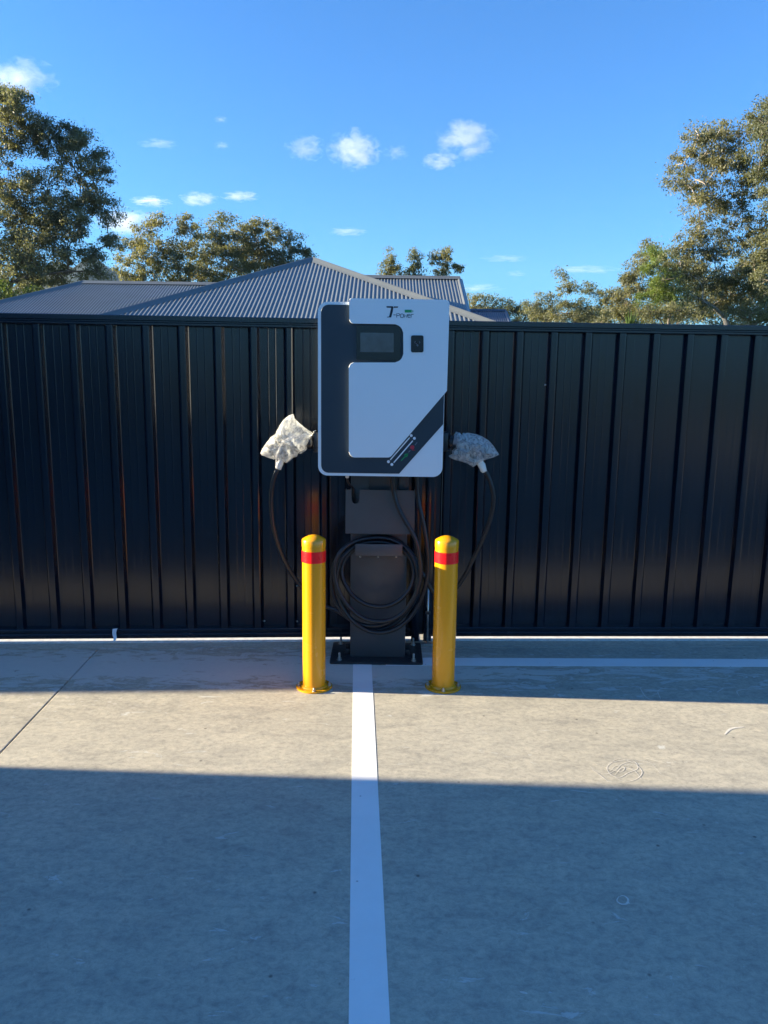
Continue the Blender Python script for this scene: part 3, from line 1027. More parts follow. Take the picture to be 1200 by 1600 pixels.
def connector(tipx, tipy, gx, gy, D, wl, outline, folds, seed, label, cabdir):
    """charging gun wrapped in bubble wrap; rests in the holster"""
    root = empty('wrapped_connector', at(gx, gy, D), label, 'charging plug', 'bubble-wrapped charging plugs')
    # gun: handle rising from the cable, head turned to the holster
    hpts = [at(*wl[0], D), at(*wl[1], D), at(*wl[2], D), at(*wl[3], D), at(*wl[4], D)]
    tube('plug_body', hpts, [0.013, 0.018, 0.021, 0.028, 0.030][:5] if True else 0.02, plain('plug_plastic_' + str(seed), (0.25, 0.25, 0.26), 0.45), root, 16, 0)
    V, F = wrap_bag(outline, folds, D, seed)
    mesh_obj('bubble_wrap', V, F, M['wrap'], root, True)
    # neck: taped, gathered wrap around the cable
    a, b_ = at(*cabdir[0], D), at(*cabdir[1], D)
    pts = [a.lerp(b_, k / 6) for k in range(7)]
    Vn, Fn = tube_data(pts, [0.022, 0.0195, 0.0185, 0.0195, 0.0175, 0.017, 0.0142], 16)
    rr = random.Random(seed)
    Vn = [v + Vector((rr.uniform(-1, 1), rr.uniform(-1, 1), rr.uniform(-1, 1))) * 0.0018 for v in Vn]
    mesh_obj('tape_neck', Vn, Fn, M['tape'], root, True)
    return root

# outlines from 11x crops (x = 400 + u/10.91, y = 640 + v/10.91) and (685, 660)
Lp = [(75, 745), (110, 660), (180, 560), (250, 470), (335, 410), (345, 370), (395, 280), (470, 170), (560, 100), (640, 72), (660, 150), (740, 230), (850, 320), (975, 400), (935, 500), (900, 620), (850, 700), (760, 760), (720, 745),
      (700, 800), (640, 815), (600, 860), (530, 915), (430, 880), (350, 850), (290, 850), (200, 815), (100, 780)]
Rp = [(262, 205), (300, 155), (370, 178), (392, 215), (420, 178), (520, 178), (640, 200), (740, 235), (860, 310), (940, 400), (1000, 490), (1040, 550), (960, 590), (860, 620), (770, 650), (720, 690), (640, 735), (590, 765), (490, 700),
      (380, 665), (280, 640), (200, 605), (170, 570), (235, 545), (230, 480), (280, 440), (275, 300)]
cv = lambda L, ox, oy: [(ox + u / 10.91, oy + v / 10.91) for u, v in L]
cvf = lambda L, ox, oy: [(ox + a / 10.91, oy + b / 10.91, ox + c / 10.91, oy + d / 10.91, h) for a, b, c, d, h in L]
connector(0, 0, 440, 700, 3.965, [(434, 728), (436, 712), (444, 695), (458, 688), (478, 687)], cv(Lp, 400, 640),
          cvf([(345, 400, 740, 690, 0.010), (500, 380, 760, 680, 0.010), (400, 520, 560, 760, 0.008), (350, 480, 330, 840, 0.008), (640, 80, 500, 380, 0.006)], 400, 640), 3,
          'charging plug in sunlit bubble wrap left of the charger cabinet', [(439, 716), (434.5, 733)])
connector(0, 0, 745, 700, 3.965, [(752, 727), (748, 712), (740, 698), (725, 690), (708, 687)], cv(Rp, 685, 660),
          cvf([(430, 200, 560, 560, 0.010), (560, 340, 500, 480, 0.009), (330, 200, 360, 560, 0.009), (800, 380, 740, 640, 0.008), (430, 460, 460, 640, 0.006), (640, 260, 560, 360, 0.006)], 685, 660), 8,
          'charging plug in shaded bubble wrap right of the charger cabinet', [(748, 718), (757, 737)])

# ------------------------------------------------------------------ houses behind the fence
def corrugate(name, corners, axis_u, pitch, amp, mat, parent, inv=False):
    """corrugated sheet on a planar polygon; waves run along the slope, stacked along axis_u.
    corners: world points (convex). Built as strips clipped to the polygon."""
    P = [Vector(c) for c in corners]
    u = Vector(axis_u).normalized()
    nrm = (P[1] - P[0]).cross(P[2] - P[0]).normalized()
    if nrm.z < 0: nrm = -nrm
    v = nrm.cross(u).normalized()
    if v.z < 0: v = -v
    o = P[0]
    Q = [((p - o).dot(u), (p - o).dot(v)) for p in P]
    u0, u1 = min(q[0] for q in Q), max(q[0] for q in Q)
    step = pitch / 8
    V, F = [], []
    prev = None
    n = int((u1 - u0) / step)
    for i in range(n + 1):
        uu = u0 + 1e-4 + i * step
        if uu > u1 - 1e-4: break
        lo, hi = None, None
        vals = []
        for k in range(len(Q)):
            a, b_ = Q[k], Q[(k + 1) % len(Q)]
            if (a[0] - uu) * (b_[0] - uu) < 0:
                vals.append(a[1] + (b_[1] - a[1]) * (uu - a[0]) / (b_[0] - a[0]))
        if len(vals) < 2:
            prev = None; continue
        lo, hi = min(vals), max(vals)
        h = amp * cos(2 * pi * i / 8)
        a_ = o + u * uu + v * lo + nrm * h
        b_ = o + u * uu + v * hi + nrm * h
        V += [a_, b_]
        m_ = len(V)
        if prev is not None: F.append((prev, m_ - 2, m_ - 1, prev + 1))
        prev = m_ - 2
    return mesh_obj(name, V, F, mat, parent, True)


def cap_strip(name, a, b_, w, h, mat, parent):
    """rolled ridge or hip capping between two points"""
    a, b_ = Vector(a), Vector(b_)
    d = (b_ - a).normalized()
    s = d.cross(Vector((0, 0, 1))).normalized()
    up = s.cross(d).normalized()
    prof = [(-w, -0.04), (-w * 0.35, h * 0.35), (-w * 0.2, h), (0, h * 1.35), (w * 0.2, h), (w * 0.35, h * 0.35), (w, -0.04)]
    V = []
    for e in (a, b_):
        for x_, z_ in prof: V.append(e + s * x_ + up * z_)
    m_ = len(prof)
    F = [(k, k + 1, m_ + k + 1, m_ + k) for k in range(m_ - 1)]
    F += [tuple(range(m_))[::-1], tuple(range(m_, 2 * m_))]
    bm = bmesh.new()
    vs = [bm.verts.new(v) for v in V]
    for f in F: bm.faces.new([vs[i] for i in f])
    bm.faces.new([vs[0], vs[m_], vs[2 * m_ - 1], vs[m_ - 1]])
    return bm_obj(name, bm, mat, parent, True)


SL = 0.435
house = empty('house', (-2.0, 18.0, -0.16), 'single-storey house with a grey corrugated steel hip roof behind the fence', 'house')
ax, ay, az = -1.571, 17.095, 3.895              # front hip apex
def drop(x, y, z, dx, dy, run): return (x + dx * run, y + dy * run, z - SL * run)
RUN = 4.6
eL = drop(ax, ay, az, -1, -1, RUN); eR = drop(ax, ay, az, 1, -1, RUN)
rb = (ax, 30.0, az)
PT = 0.076
RA = M['roofA']
corrugate('roof_face', [(ax, ay, az), eL, eR], (1, 0, 0), PT, 0.0066, RA, house)
corrugate('roof_face', [(ax, ay, az), eL, (eL[0], 30, eL[2]), rb], (0, 1, 0), PT, 0.0066, RA, house)
corrugate('roof_face', [(ax, ay, az), eR, (eR[0], 30, eR[2]), rb], (0, 1, 0), PT, 0.0066, RA, house)
cap_strip('hip_capping', (ax, ay, az), eL, 0.15, 0.035, M['cap'], house)
cap_strip('hip_capping', (ax, ay, az), eR, 0.15, 0.035, M['cap'], house)
cap_strip('ridge_capping', (ax, ay, az), rb, 0.15, 0.035, M['cap'], house)
# left wing
lx, ly, lz_ = -8.27, 22.0, 3.88
r2 = 4.2
la = drop(lx, ly, lz_, -1, -1, r2)
corrugate('roof_face', [(lx, ly, lz_), la, (ax, ly - r2, la[2]), (ax, ly, lz_)], (1, 0, 0), PT, 0.0066, RA, house)
lbk = (lx - r2, ly + r2, lz_ - SL * r2)
corrugate('roof_face', [(lx, ly, lz_), la, lbk], (0, 1, 0), PT, 0.0066, RA, house)
corrugate('roof_face', [(lx, ly, lz_), lbk, (ax, ly + r2, lbk[2]), (ax, ly, lz_)], (1, 0, 0), PT, 0.0066, RA, house)
cap_strip('hip_capping', (lx, ly, lz_), la, 0.15, 0.035, M['cap'], house)
cap_strip('hip_capping', (lx, ly, lz_), lbk, 0.15, 0.035, M['cap'], house)
cap_strip('ridge_capping', (lx, ly, lz_), (ax - 0.05, ly, lz_), 0.15, 0.035, M['cap'], house)
# right wing, gable end
rx, ry, rz = 1.765, 20.0, 3.888
r3 = 4.0
corrugate('roof_face', [(ax, ry, rz), (rx, ry, rz), (rx, ry - r3, rz - SL * r3), (ax, ry - r3, rz - SL * r3)], (1, 0, 0), PT, 0.0066, RA, house)
corrugate('roof_face', [(ax, ry, rz), (rx, ry, rz), (rx, ry + r3, rz - SL * r3), (ax, ry + r3, rz - SL * r3)], (1, 0, 0), PT, 0.0066, RA, house)
cap_strip('ridge_capping', (ax + 0.05, ry, rz), (rx + 0.04, ry, rz), 0.15, 0.035, M['cap'], house)
cap_strip('barge_capping', (rx, ry, rz), (rx, ry - r3, rz - SL * r3), 0.10, 0.02, M['cap'], house)
cap_strip('barge_capping', (rx, ry, rz), (rx, ry + r3, rz - SL * r3), 0.10, 0.02, M['cap'], house)
mesh_obj('gable', [(rx - 0.05, ry - r3, rz - SL * r3 - 0.1), (rx - 0.05, ry, rz - 0.08), (rx - 0.05, ry + r3, rz - SL * r3 - 0.1)], [(0, 1, 2)], M['wall'], house)
# walls and eaves
def walls(x0, x1, y0, y1, z1, parent):
    box('wall', x0, x1, y0, y0 + 0.2, -0.16, z1, M['wall'], parent)
    box('wall', x0, x1, y1 - 0.2, y1, -0.16, z1, M['wall'], parent)
    box('wall', x0, x0 + 0.2, y0 + 0.2, y1 - 0.2, -0.16, z1, M['wall'], parent)
    box('wall', x1 - 0.2, x1, y0 + 0.2, y1 - 0.2, -0.16, z1, M['wall'], parent)
walls(eL[0] + 0.6, eR[0] - 0.6, eL[1] + 0.6, 29.6, eL[2] + 0.05, house)
walls(la[0] + 0.6, eL[0] + 0.55, ly - r2 + 0.6, ly + r2 - 0.6, la[2] + 0.05, house)
walls(eR[0] - 0.75, rx + 2.2, ry - r3 + 1.5, ry + r3 - 0.6, rz - SL * r3 + 0.05, house) if False else None
tube('gutter', [(eL[0], eL[1] - 0.06, eL[2] - 0.03), (eR[0], eR[1] - 0.06, eR[2] - 0.03)], 0.06, M['cap'], house, 10)
tube('gutter', [(la[0], la[1] - 0.06, la[2] - 0.03), (eL[0], la[1] - 0.06, la[2] - 0.03)], 0.06, M['cap'], house, 10)
for xw in (-4.6, -1.0, 1.2):
    w_ = box('window', xw, xw + 1.4, eL[1] + 0.55, eL[1] + 0.595, 0.7, 1.75, M['cap'], house)
    box('pane', xw + 0.06, xw + 1.34, eL[1] + 0.535, eL[1] + 0.548, 0.76, 1.69, M['glassw'], w_)

# farther house
h2 = empty('house', (4.0, 33.0, -0.16), 'farther house with a dark blue-grey roof just right of the charger', 'house')
bx_ = at(728, 484, 31.0)
be = at(789, 485.5, 31.0)
RB = roof_mat('slate_blue_roof', (0.060, 0.072, 0.10), 0.5)
zR = bx_.z
r4 = 4.5
corrugate('roof_face', [(-2.0, 31, zR), (be.x, 31, zR), (be.x, 31 - r4, zR - SL * r4), (-2.0, 31 - r4, zR - SL * r4)], (1, 0, 0), 0.076, 0.009, RB, h2)
corrugate('roof_face', [(-2.0, 31, zR), (be.x, 31, zR), (be.x, 31 + r4, zR - SL * r4), (-2.0, 31 + r4, zR - SL * r4)], (1, 0, 0), 0.076, 0.009, RB, h2)
cap_strip('ridge_capping', (-2.0, 31, zR), (be.x + 0.05, 31, zR), 0.15, 0.03, RB, h2)
cap_strip('barge_capping', (be.x, 31, zR), (be.x, 31 - r4, zR - SL * r4), 0.1, 0.02, RB, h2)
mesh_obj('gable', [(be.x - 0.1, 31 - r4 + .3, -0.16), (be.x - 0.1, 31 + r4 - .3, -0.16), (be.x - 0.1, 31 + r4 - 0.3, zR - SL * (r4 - .3) - 0.05), (be.x - 0.1, 31, zR - 0.05), (be.x - 0.1, 31 - r4 + 0.3, zR - SL * (r4 - .3) - 0.05)], [(0, 1, 2, 3, 4)], M['wall'], h2)
box('wall', -2.0, be.x - 0.12, 31 - r4 + 0.4, 31 - r4 + 0.6, -0.16, zR - SL * (r4 - .4) - 0.05, M['wall'], h2)

# workshop left of the car park: its corner throws the near shadow edge
ws = empty('workshop', (-9.5, -8.0, 0), 'long dark-clad workshop standing left of the car park, outside the photo', 'building')
CXW, CYW = -5.9, 3.025
box('wall', CXW - 7.0, CXW, -26.0, CYW, 0.001, 3.3, M['brick'], ws)
Vr = [(CXW - 7.3, -26.3, 3.31), (CXW + 0.08, -26.3, 3.31), (CXW + 0.08, CYW, 3.31), (CXW - 7.3, CYW, 3.31), (CXW - 3.5, -26.3, 3.7), (CXW - 3.5, CYW, 3.7)]
mesh_obj('roof', Vr, [(0, 3, 5, 4), (1, 4, 5, 2), (0, 4, 1), (3, 2, 5), (0, 1, 2, 3)], M['roofA'], ws)
for yy in (-20, -13, -6, -1.5):
    d_ = box('roller_door', CXW + 0.001, CXW + 0.05, yy, yy + 3.0, 0.004, 2.5, M['cap'], ws)
    for k in range(10): box('slat', CXW + 0.051, CXW + 0.06, yy + 0.05, yy + 2.95, 0.03 + k * 0.245, 0.03 + k * 0.245 + 0.22, M['cap'], d_)

# ------------------------------------------------------------------ trees
EUC = leaf_mat('eucalypt_leaves_grey', (0.100, 0.115, 0.075), (0.130, 0.145, 0.090), (0.17, 0.178, 0.11))
EUD = leaf_mat('eucalypt_leaves_dark', (0.115, 0.130, 0.095), (0.150, 0.162, 0.114), (0.195, 0.200, 0.140))
EUG = leaf_mat('eucalypt_leaves_gold', (0.125, 0.132, 0.078), (0.155, 0.160, 0.094), (0.195, 0.192, 0.115))
GRN = leaf_mat('wattle_leaves_green', (0.070, 0.115, 0.030), (0.115, 0.165, 0.042), (0.16, 0.21, 0.058))
BK1 = bark_mat('pale_bark', (0.22, 0.18, 0.145), (0.40, 0.35, 0.30))
BK2 = bark_mat('dark_bark', (0.06, 0.048, 0.040), (0.15, 0.125, 0.105))


def tree(name, label, cat, group, D, base_px, clumps, leaf, bark, dens=1.0, leafsz=0.17, tuft=0.42, depth=0.8, seed=1, trunk_r=0.22, droop=0.6, base_z=-0.16, fork=None, tuft_density=1.0, twigs=True):
    """clumps: (px, py, rx_px, ry_px) measured on the photo at forward distance D"""
    r = np.random.default_rng(seed)
    k = D / FPX
    bp_ = at(base_px, 560, D)
    root = empty(name, (bp_.x, D, base_z), label, cat, group)
    # trunk to a fork point
    fz_ = fork if fork is not None else base_z + 0.35 * (at(clumps[0][0], min(c[1] for c in clumps), D).z)
    forkp = Vector((bp_.x + r.normal() * 0.25, D, fz_))
    V, F = [], []
    def add_tube(pts, rads, sides=6):
        v, f = tube_data(pts, rads, sides, False)
        n0 = len(V)
        V.extend(v)
        F.extend([tuple(i + n0 for i in q) for q in f])
    tp_ = catmull([Vector((bp_.x, D, base_z - 0.1)), Vector((bp_.x, D, base_z)).lerp(forkp, 0.5) + Vector((r.normal() * 0.12, 0, 0)), forkp], 5)
    add_tube(tp_, [trunk_r * (1.15 - 0.35 * i / (len(tp_) - 1)) for i in range(len(tp_))], 10)
    centres = []
    for (px, py, rx, ry) in clumps:
        c = at(px, py, D)
        c = Vector((c.x, D + r.uniform(-1, 1) * depth * max(rx, ry) * k, c.z))
        centres.append((c, rx * k, ry * k))
    nodes = [(forkp, trunk_r * 0.75)]
    tufts = []
    for c, rx, ry in sorted(centres, key=lambda q: q[0].z):
        # nearest lower node
        best = min(nodes, key=lambda nd: (nd[0] - c).length + max(0, nd[0].z - c.z + 0.3) * 3)
        a = best[0]
        mid = a.lerp(c, 0.5) + Vector((r.normal() * 0.18, r.normal() * 0.2, abs(r.normal()) * 0.12)) * (a - c).length * 0.4
        pts = catmull([a, mid, c], 5)
        r0 = min(best[1] * 0.85, 0.05 + 0.05 * (a - c).length)
        r1 = max(0.02, r0 * 0.45)
        add_tube(pts, [r0 + (r1 - r0) * i / (len(pts) - 1) for i in range(len(pts))], 6)
        nodes.append((c, r1 * 1.2))
        nodes.append((pts[len(pts) // 2], (r0 + r1) / 2))
        vol = rx * rx * ry
        nt_ = int(max(6, tuft_density * 12.5 * (rx * ry) / (tuft * tuft) * 0.55))
        for _ in range(nt_):
            d = r.normal(size=3); d /= np.linalg.norm(d)
            rad = r.uniform(0.2, 1.25) ** 0.6
            p = Vector((c.x + d[0] * rx * rad, c.y + d[1] * (rx + ry) * 0.5 * rad, c.z + d[2] * ry * rad))
            tufts.append((p, tuft * r.uniform(0.35, 1.0)))
            if twigs and r.random() < 0.6:
                add_tube([c.lerp(p, 0.15), c.lerp(p, 0.6) + Vector((0, 0, r.normal() * 0.06)), p], [0.022, 0.014, 0.006], 3)
    mesh_obj('trunk', V, F, bark, root, True)
    # leaves
    per = max(8, int(158 * dens))
    T = len(tufts)
    cen = np.repeat(np.array([tuple(t[0]) for t in tufts]), per, axis=0)
    rad = np.repeat(np.array([t[1] for t in tufts]), per)
    n = len(cen)
    off = r.normal(size=(n, 3)) * np.array([0.5, 0.5, 0.36]) * rad[:, None]
    pos = cen + off
    ln = leafsz * 0.60 * r.uniform(0.5, 1.4, n)
    wd = ln * r.uniform(0.30, 0.44, n)
    az_ = r.uniform(0, 2 * pi, n)
    el_ = r.normal(-droop, 0.6, n)
    dirv = np.stack([np.cos(az_) * np.cos(el_), np.sin(az_) * np.cos(el_), np.sin(el_)], 1)
    rv = r.normal(size=(n, 3))
    sv = np.cross(dirv, rv); sv /= np.linalg.norm(sv, axis=1)[:, None] + 1e-9
    a = pos; b_ = pos + dirv * (ln * 0.5)[:, None] + sv * (wd * 0.5)[:, None]
    c_ = pos + dirv * ln[:, None]; d_ = pos + dirv * (ln * 0.5)[:, None] - sv * (wd * 0.5)[:, None]
    co = np.stack([a, b_, c_, d_], 1).reshape(-1, 3) - np.array(tuple(origin(root)))
    me = bpy.data.meshes.new('crown')
    me.vertices.add(4 * n); me.vertices.foreach_set('co', co.astype(np.float32).ravel())
    me.loops.add(4 * n); me.loops.foreach_set('vertex_index', np.arange(4 * n, dtype=np.int32))
    me.polygons.add(n); me.polygons.foreach_set('loop_start', np.arange(0, 4 * n, 4, dtype=np.int32))
    me.update(calc_edges=True)
    me.materials.append(leaf)
    o = bpy.data.objects.new('crown', me)
    S.collection.objects.link(o)
    o.parent = root
    o['kind'] = 'stuff'
    return root, n


GT = 'gum trees behind the fence'
total = 0
def T(*a, **k):
    global total
    r_, n_ = tree(*a, **k)
    total += n_
    return r_

T('gum_tree', 'tall dark gum tree rising at the left edge of the photo', 'tree', GT, 32, -10,
  [(2, 152, 30, 24), (-30, 175, 50, 45), (38, 185, 34, 26), (75, 200, 30, 22), (60, 225, 34, 22), (15, 215, 34, 30), (110, 215, 26, 22), (130, 235, 26, 20), (158, 262, 22, 22), (115, 262, 30, 22),
   (150, 300, 28, 24), (165, 330, 20, 20), (120, 310, 26, 22), (60, 285, 36, 24), (20, 300, 40, 34), (70, 325, 40, 30), (30, 350, 45, 34), (90, 352, 34, 26), (135, 355, 24, 18), (165, 375, 20, 15), (110, 390, 36, 24),
   (50, 400, 50, 34), (10, 410, 50, 40), (90, 425, 36, 22), (140, 400, 24, 14), (150, 425, 14, 12), (40, 445, 50, 26), (-60, 260, 50, 60), (-70, 370, 50, 60)],
  EUD, BK2, seed=3, trunk_r=0.3, fork=3.0, depth=0.9, dens=1.0, tuft_density=1.0)
T('shrub', 'sunlit yellow-green bush under the big left gum tree', 'shrub', None, 27, 20,
  [(10, 458, 22, 12), (40, 456, 18, 12), (-10, 450, 24, 18), (28, 468, 22, 8)], GRN, BK2, seed=41, trunk_r=0.08, fork=2.6, dens=0.8, leafsz=0.13, tuft=0.3)
T('gum_tree', 'spreading gum tree with pale limbs above the left roof wing', 'tree', GT, 48, 262,
  [(210, 375, 20, 12), (232, 360, 20, 12), (255, 350, 20, 11), (282, 344, 18, 11), (300, 362, 20, 14), (215, 398, 26, 14), (250, 385, 28, 14), (285, 390, 26, 16), (205, 418, 24, 16), (240, 415, 30, 18), (280, 422, 34, 18), (200, 435, 20, 12), (235, 440, 34, 16), (285, 442, 34, 16), (262, 405, 24, 14), (215, 450, 30, 12), (260, 455, 40, 12)],
  EUG, BK1, seed=5, trunk_r=0.25, fork=5.0, dens=0.7, leafsz=0.24, tuft=0.55)
T('gum_tree', 'rounded olive gum tree in the middle of the row left of the roof peak', 'tree', GT, 50, 345,
  [(330, 355, 22, 12), (350, 342, 16, 9), (365, 356, 22, 12), (330, 378, 28, 16), (365, 382, 28, 16), (345, 402, 34, 16), (320, 420, 34, 18), (365, 418, 34, 16), (315, 440, 34, 16), (350, 438, 34, 14), (330, 455, 50, 10), (308, 400, 20, 14)],
  EUC, BK1, seed=6, trunk_r=0.25, fork=5.5, dens=0.7, leafsz=0.24, tuft=0.55)
T('gum_tree', 'bushy gum tree directly left of the roof peak', 'tree', GT, 52, 425,
  [(395, 358, 22, 12), (425, 362, 22, 12), (448, 374, 20, 12), (405, 380, 28, 16), (440, 394, 26, 14), (468, 390, 14, 8), (480, 397, 10, 7), (400, 405, 34, 16), (440, 412, 30, 14), (400, 425, 34, 14), (450, 420, 34, 12), (385, 388, 20, 14), (478, 410, 20, 10)],
  EUG, BK1, seed=8, trunk_r=0.25, fork=5.5, dens=0.75, leafsz=0.24, tuft=0.5)
for i, (bx, cl, lb) in enumerate([
    (613, [(612, 400, 8, 12), (606, 418, 9, 12), (619, 422, 10, 12), (600, 430, 8, 8)], 'slim gum tree, left of the three above the right roof wing'),
    (650, [(650, 397, 7, 10), (646, 412, 9, 12), (655, 425, 9, 10), (640, 425, 7, 9)], 'slim gum tree, middle of the three above the right roof wing'),
    (698, [(696, 393, 9, 9), (680, 402, 10, 9), (700, 410, 13, 11), (715, 417, 11, 9), (690, 425, 14, 9)], 'broader gum tree, right of the three above the right roof wing')]):
    T('gum_tree', lb, 'tree', GT, 62, bx, cl, EUG if i != 1 else EUC, BK2, seed=20 + i, trunk_r=0.15, fork=7.0, dens=0.5, leafsz=0.26, tuft=0.42, droop=0.9)
for i, (D_, bx, cl, lf, lb) in enumerate([
    (85, 748, [(735, 470, 13, 9), (755, 466, 15, 9), (775, 472, 14, 8), (745, 482, 22, 10), (770, 486, 20, 8)], EUG, 'low far gum tree just above the far dark roof'),
    (85, 805, [(795, 474, 12, 9), (812, 480, 12, 9), (800, 490, 20, 10)], EUC, 'small far gum tree, second from the far dark roof'),
    (75, 848, [(848, 464, 13, 9), (832, 478, 15, 11), (862, 474, 14, 11), (850, 490, 26, 12)], EUD, 'dark far gum tree left of the tall bare-topped one'),
    (72, 885, [(880, 430, 11, 9), (893, 445, 12, 11), (880, 452, 12, 10), (884, 470, 10, 10)], EUG, 'tall far gum tree standing above the low row on the right'),
    (74, 925, [(912, 446, 12, 8), (925, 456, 14, 8), (938, 466, 12, 9), (905, 480, 24, 14), (935, 488, 24, 12)], EUC, 'open far gum tree with bent branches beside the tall one'),
    (60, 975, [(958, 462, 14, 14), (980, 440, 16, 16), (975, 470, 24, 20), (1000, 412, 18, 16), (985, 425, 18, 16), (1025, 400, 20, 16), (1015, 385, 14, 10), (995, 452, 24, 24), (965, 478, 26, 18), (1020, 440, 24, 24), (1010, 488, 30, 18), (960, 490, 22, 12)], EUG, 'golden-olive gum tree left of the bright green tree')]):
    T('gum_tree', lb, 'tree', GT, D_, bx, cl + [(bx - 8, 488, 22, 12), (bx + 14, 494, 22, 12)], lf, BK2, seed=30 + i, trunk_r=0.22, fork=(5.0 if D_ > 70 else 3.5), dens=0.5, leafsz=0.30, tuft=0.62, tuft_density=1.0)
T('wattle_tree', 'bright green feathery tree in front of the big right gum tree', 'tree', None, 44, 1040,
  [(1030, 396, 18, 12), (1050, 405, 24, 14), (1022, 418, 22, 14), (1060, 425, 26, 14), (1030, 440, 30, 14), (1065, 450, 26, 14), (1020, 462, 28, 14), (1050, 475, 30, 14)],
  GRN, BK2, seed=50, trunk_r=0.14, fork=3.5, dens=1.0, leafsz=0.16, tuft=0.4, droop=0.2)
T('shrub', 'pale olive bush above the fence, below the bright green tree', 'shrub', None, 40, 1040,
  [(1010, 488, 26, 12), (1045, 486, 26, 14), (1075, 490, 22, 14), (1110, 488, 22, 10)], EUG, BK2, seed=51, trunk_r=0.1, fork=2.5, dens=0.8, leafsz=0.16, tuft=0.4)
T('gum_tree', 'tall spreading gum tree with pale forked limbs at the right edge of the photo', 'tree', GT, 32, 1145,
  [(1085, 215, 24, 18), (1110, 235, 26, 20), (1075, 250, 24, 20), (1060, 280, 20, 18), (1095, 275, 28, 20), (1130, 205, 28, 22), (1160, 215, 28, 24), (1135, 255, 32, 26), (1170, 260, 30, 26), (1080, 320, 26, 18),
   (1120, 310, 30, 22), (1165, 310, 32, 26), (1095, 355, 28, 20), (1080, 375, 20, 14), (1140, 360, 30, 22), (1180, 360, 30, 24), (1068, 385, 22, 14), (1058, 410, 22, 16), (1075, 430, 26, 18), (1120, 400, 30, 20), (1165, 410, 34, 24), (1100, 440, 26, 18), (1150, 455, 34, 22), (1190, 460, 30, 24), (1120, 478, 28, 16), (1085, 405, 20, 16), (1140, 425, 30, 20), (1180, 435, 30, 20), (1090, 470, 26, 16), (1160, 490, 36, 16), (1200, 495, 30, 16)],
  EUG, BK1, seed=60, trunk_r=0.26, fork=3.2, dens=0.85, leafsz=0.17, tuft_density=0.9)
T('gum_tree', 'reddish-brown tipped gum tree cut off by the top of the right edge', 'tree', GT, 30, 1235,
  [(1195, 195, 26, 26), (1225, 180, 36, 40), (1200, 240, 28, 28), (1230, 260, 40, 40), (1205, 300, 24, 26), (1235, 340, 40, 40), (1210, 380, 24, 30), (1215, 440, 30, 30)],
  EUC, BK2, seed=61, trunk_r=0.26, fork=3.2, dens=0.9, leafsz=0.16)

BG = 'low dark scrub trees behind the right fence'
for i, (px0, D_, top) in enumerate(((765, 96, 492), (842, 94, 486), (912, 92, 484), (962, 70, 478), (1040, 66, 440), (1105, 62, 425), (1165, 60, 405), (1215, 60, 400))):
    rr_ = random.Random(90 + i)
    cl_ = []
    yy = 512
    while yy > top:
        for q in range(3):
            cl_.append((px0 + rr_.uniform(-34, 34) * (1 - 0.5 * (512 - yy) / max(20, 512 - top)), yy + rr_.uniform(-5, 5), 22, 11))
        yy -= 17
    T('scrub_tree', ['low scrub tree behind the dark far roof end', 'low scrub tree behind the small far gum trees', 'low scrub tree under the tall far gum tree', 'low scrub tree behind the golden-olive gum tree',
       'dark scrub tree behind the bright green tree', 'dark scrub tree between the bright green tree and the big right gum', 'dark scrub tree behind the trunk of the big right gum', 'dark scrub tree at the very right edge, behind the big gum'][i],
      'tree', BG, D_, px0, cl_, EUD if i % 2 else EUC, BK2, seed=90 + i, trunk_r=0.2, fork=2.0, dens=0.42, leafsz=0.34, tuft=0.75, twigs=False)

# spiky plant peeping over the fence
sp_c = at(985, 502, 14.0)
yu = empty('yucca', (sp_c.x, 14.0, -0.16), 'spiky bright green plant peeping over the right fence', 'plant')
tube('stem', [(sp_c.x, 14, -0.16), (sp_c.x + 0.03, 14, 1.2), (sp_c.x, 14, sp_c.z - 0.25)], [0.08, 0.07, 0.06], BK2, yu, 8)
r_ = random.Random(5)
YM = leaf_mat('yucca_leaf', (0.06, 0.11, 0.025), (0.09, 0.15, 0.035), (0.12, 0.18, 0.05))
for i in range(46):
    a = r_.uniform(0, 2 * pi); e = r_.uniform(0.1, 1.45); L = r_.uniform(0.32, 0.5)
    d = Vector((cos(a) * cos(e), sin(a) * cos(e), sin(e)))
    s = d.cross(Vector((0, 0, 1))).normalized() * 0.018
    b0 = Vector((sp_c.x, 14, sp_c.z - 0.22))
    m1 = b0 + d * L * 0.5; tip = b0 + d * L + Vector((0, 0, -0.06 * cos(e)))
    up = s.cross(d).normalized() * 0.006
    mesh_obj('leaf', [b0 - s * 0.6, b0 + s * 0.6, m1 - s, m1 + s, tip, b0 - up, m1 - up * 1.5], [(0, 1, 3, 2), (2, 3, 4), (0, 2, 6, 5), (5, 6, 3, 1), (2, 4, 6), (6, 4, 3)], YM, yu)

# ------------------------------------------------------------------ far hill
V, F = [], []
nx_, ny_ = 60, 12
from mathutils import noise as mnoise
for j in range(ny_ + 1):
    for i in range(nx_ + 1):
        x = -1500 + i * 34.0; y = 1300 + j * 50.0
        ridge = 1 - abs(j - 6) / 6
        h = 50 + 165 * math.exp(-((x + 590) / 240) ** 2) + 16 * mnoise.noise(Vector((x / 170, y / 170, 2)))
        V.append((x, y, -1 + h * ridge * (1 + 0.12 * mnoise.noise(Vector((x / 40, y / 40, 7))))))
for j in range(ny_):
    for i in range(nx_):
        a = j * (nx_ + 1) + i
        F.append((a, a + 1, a + nx_ + 2, a + nx_ + 1))
tag(mesh_obj('hills', V, F, M['hill'], None, True), kind='structure')

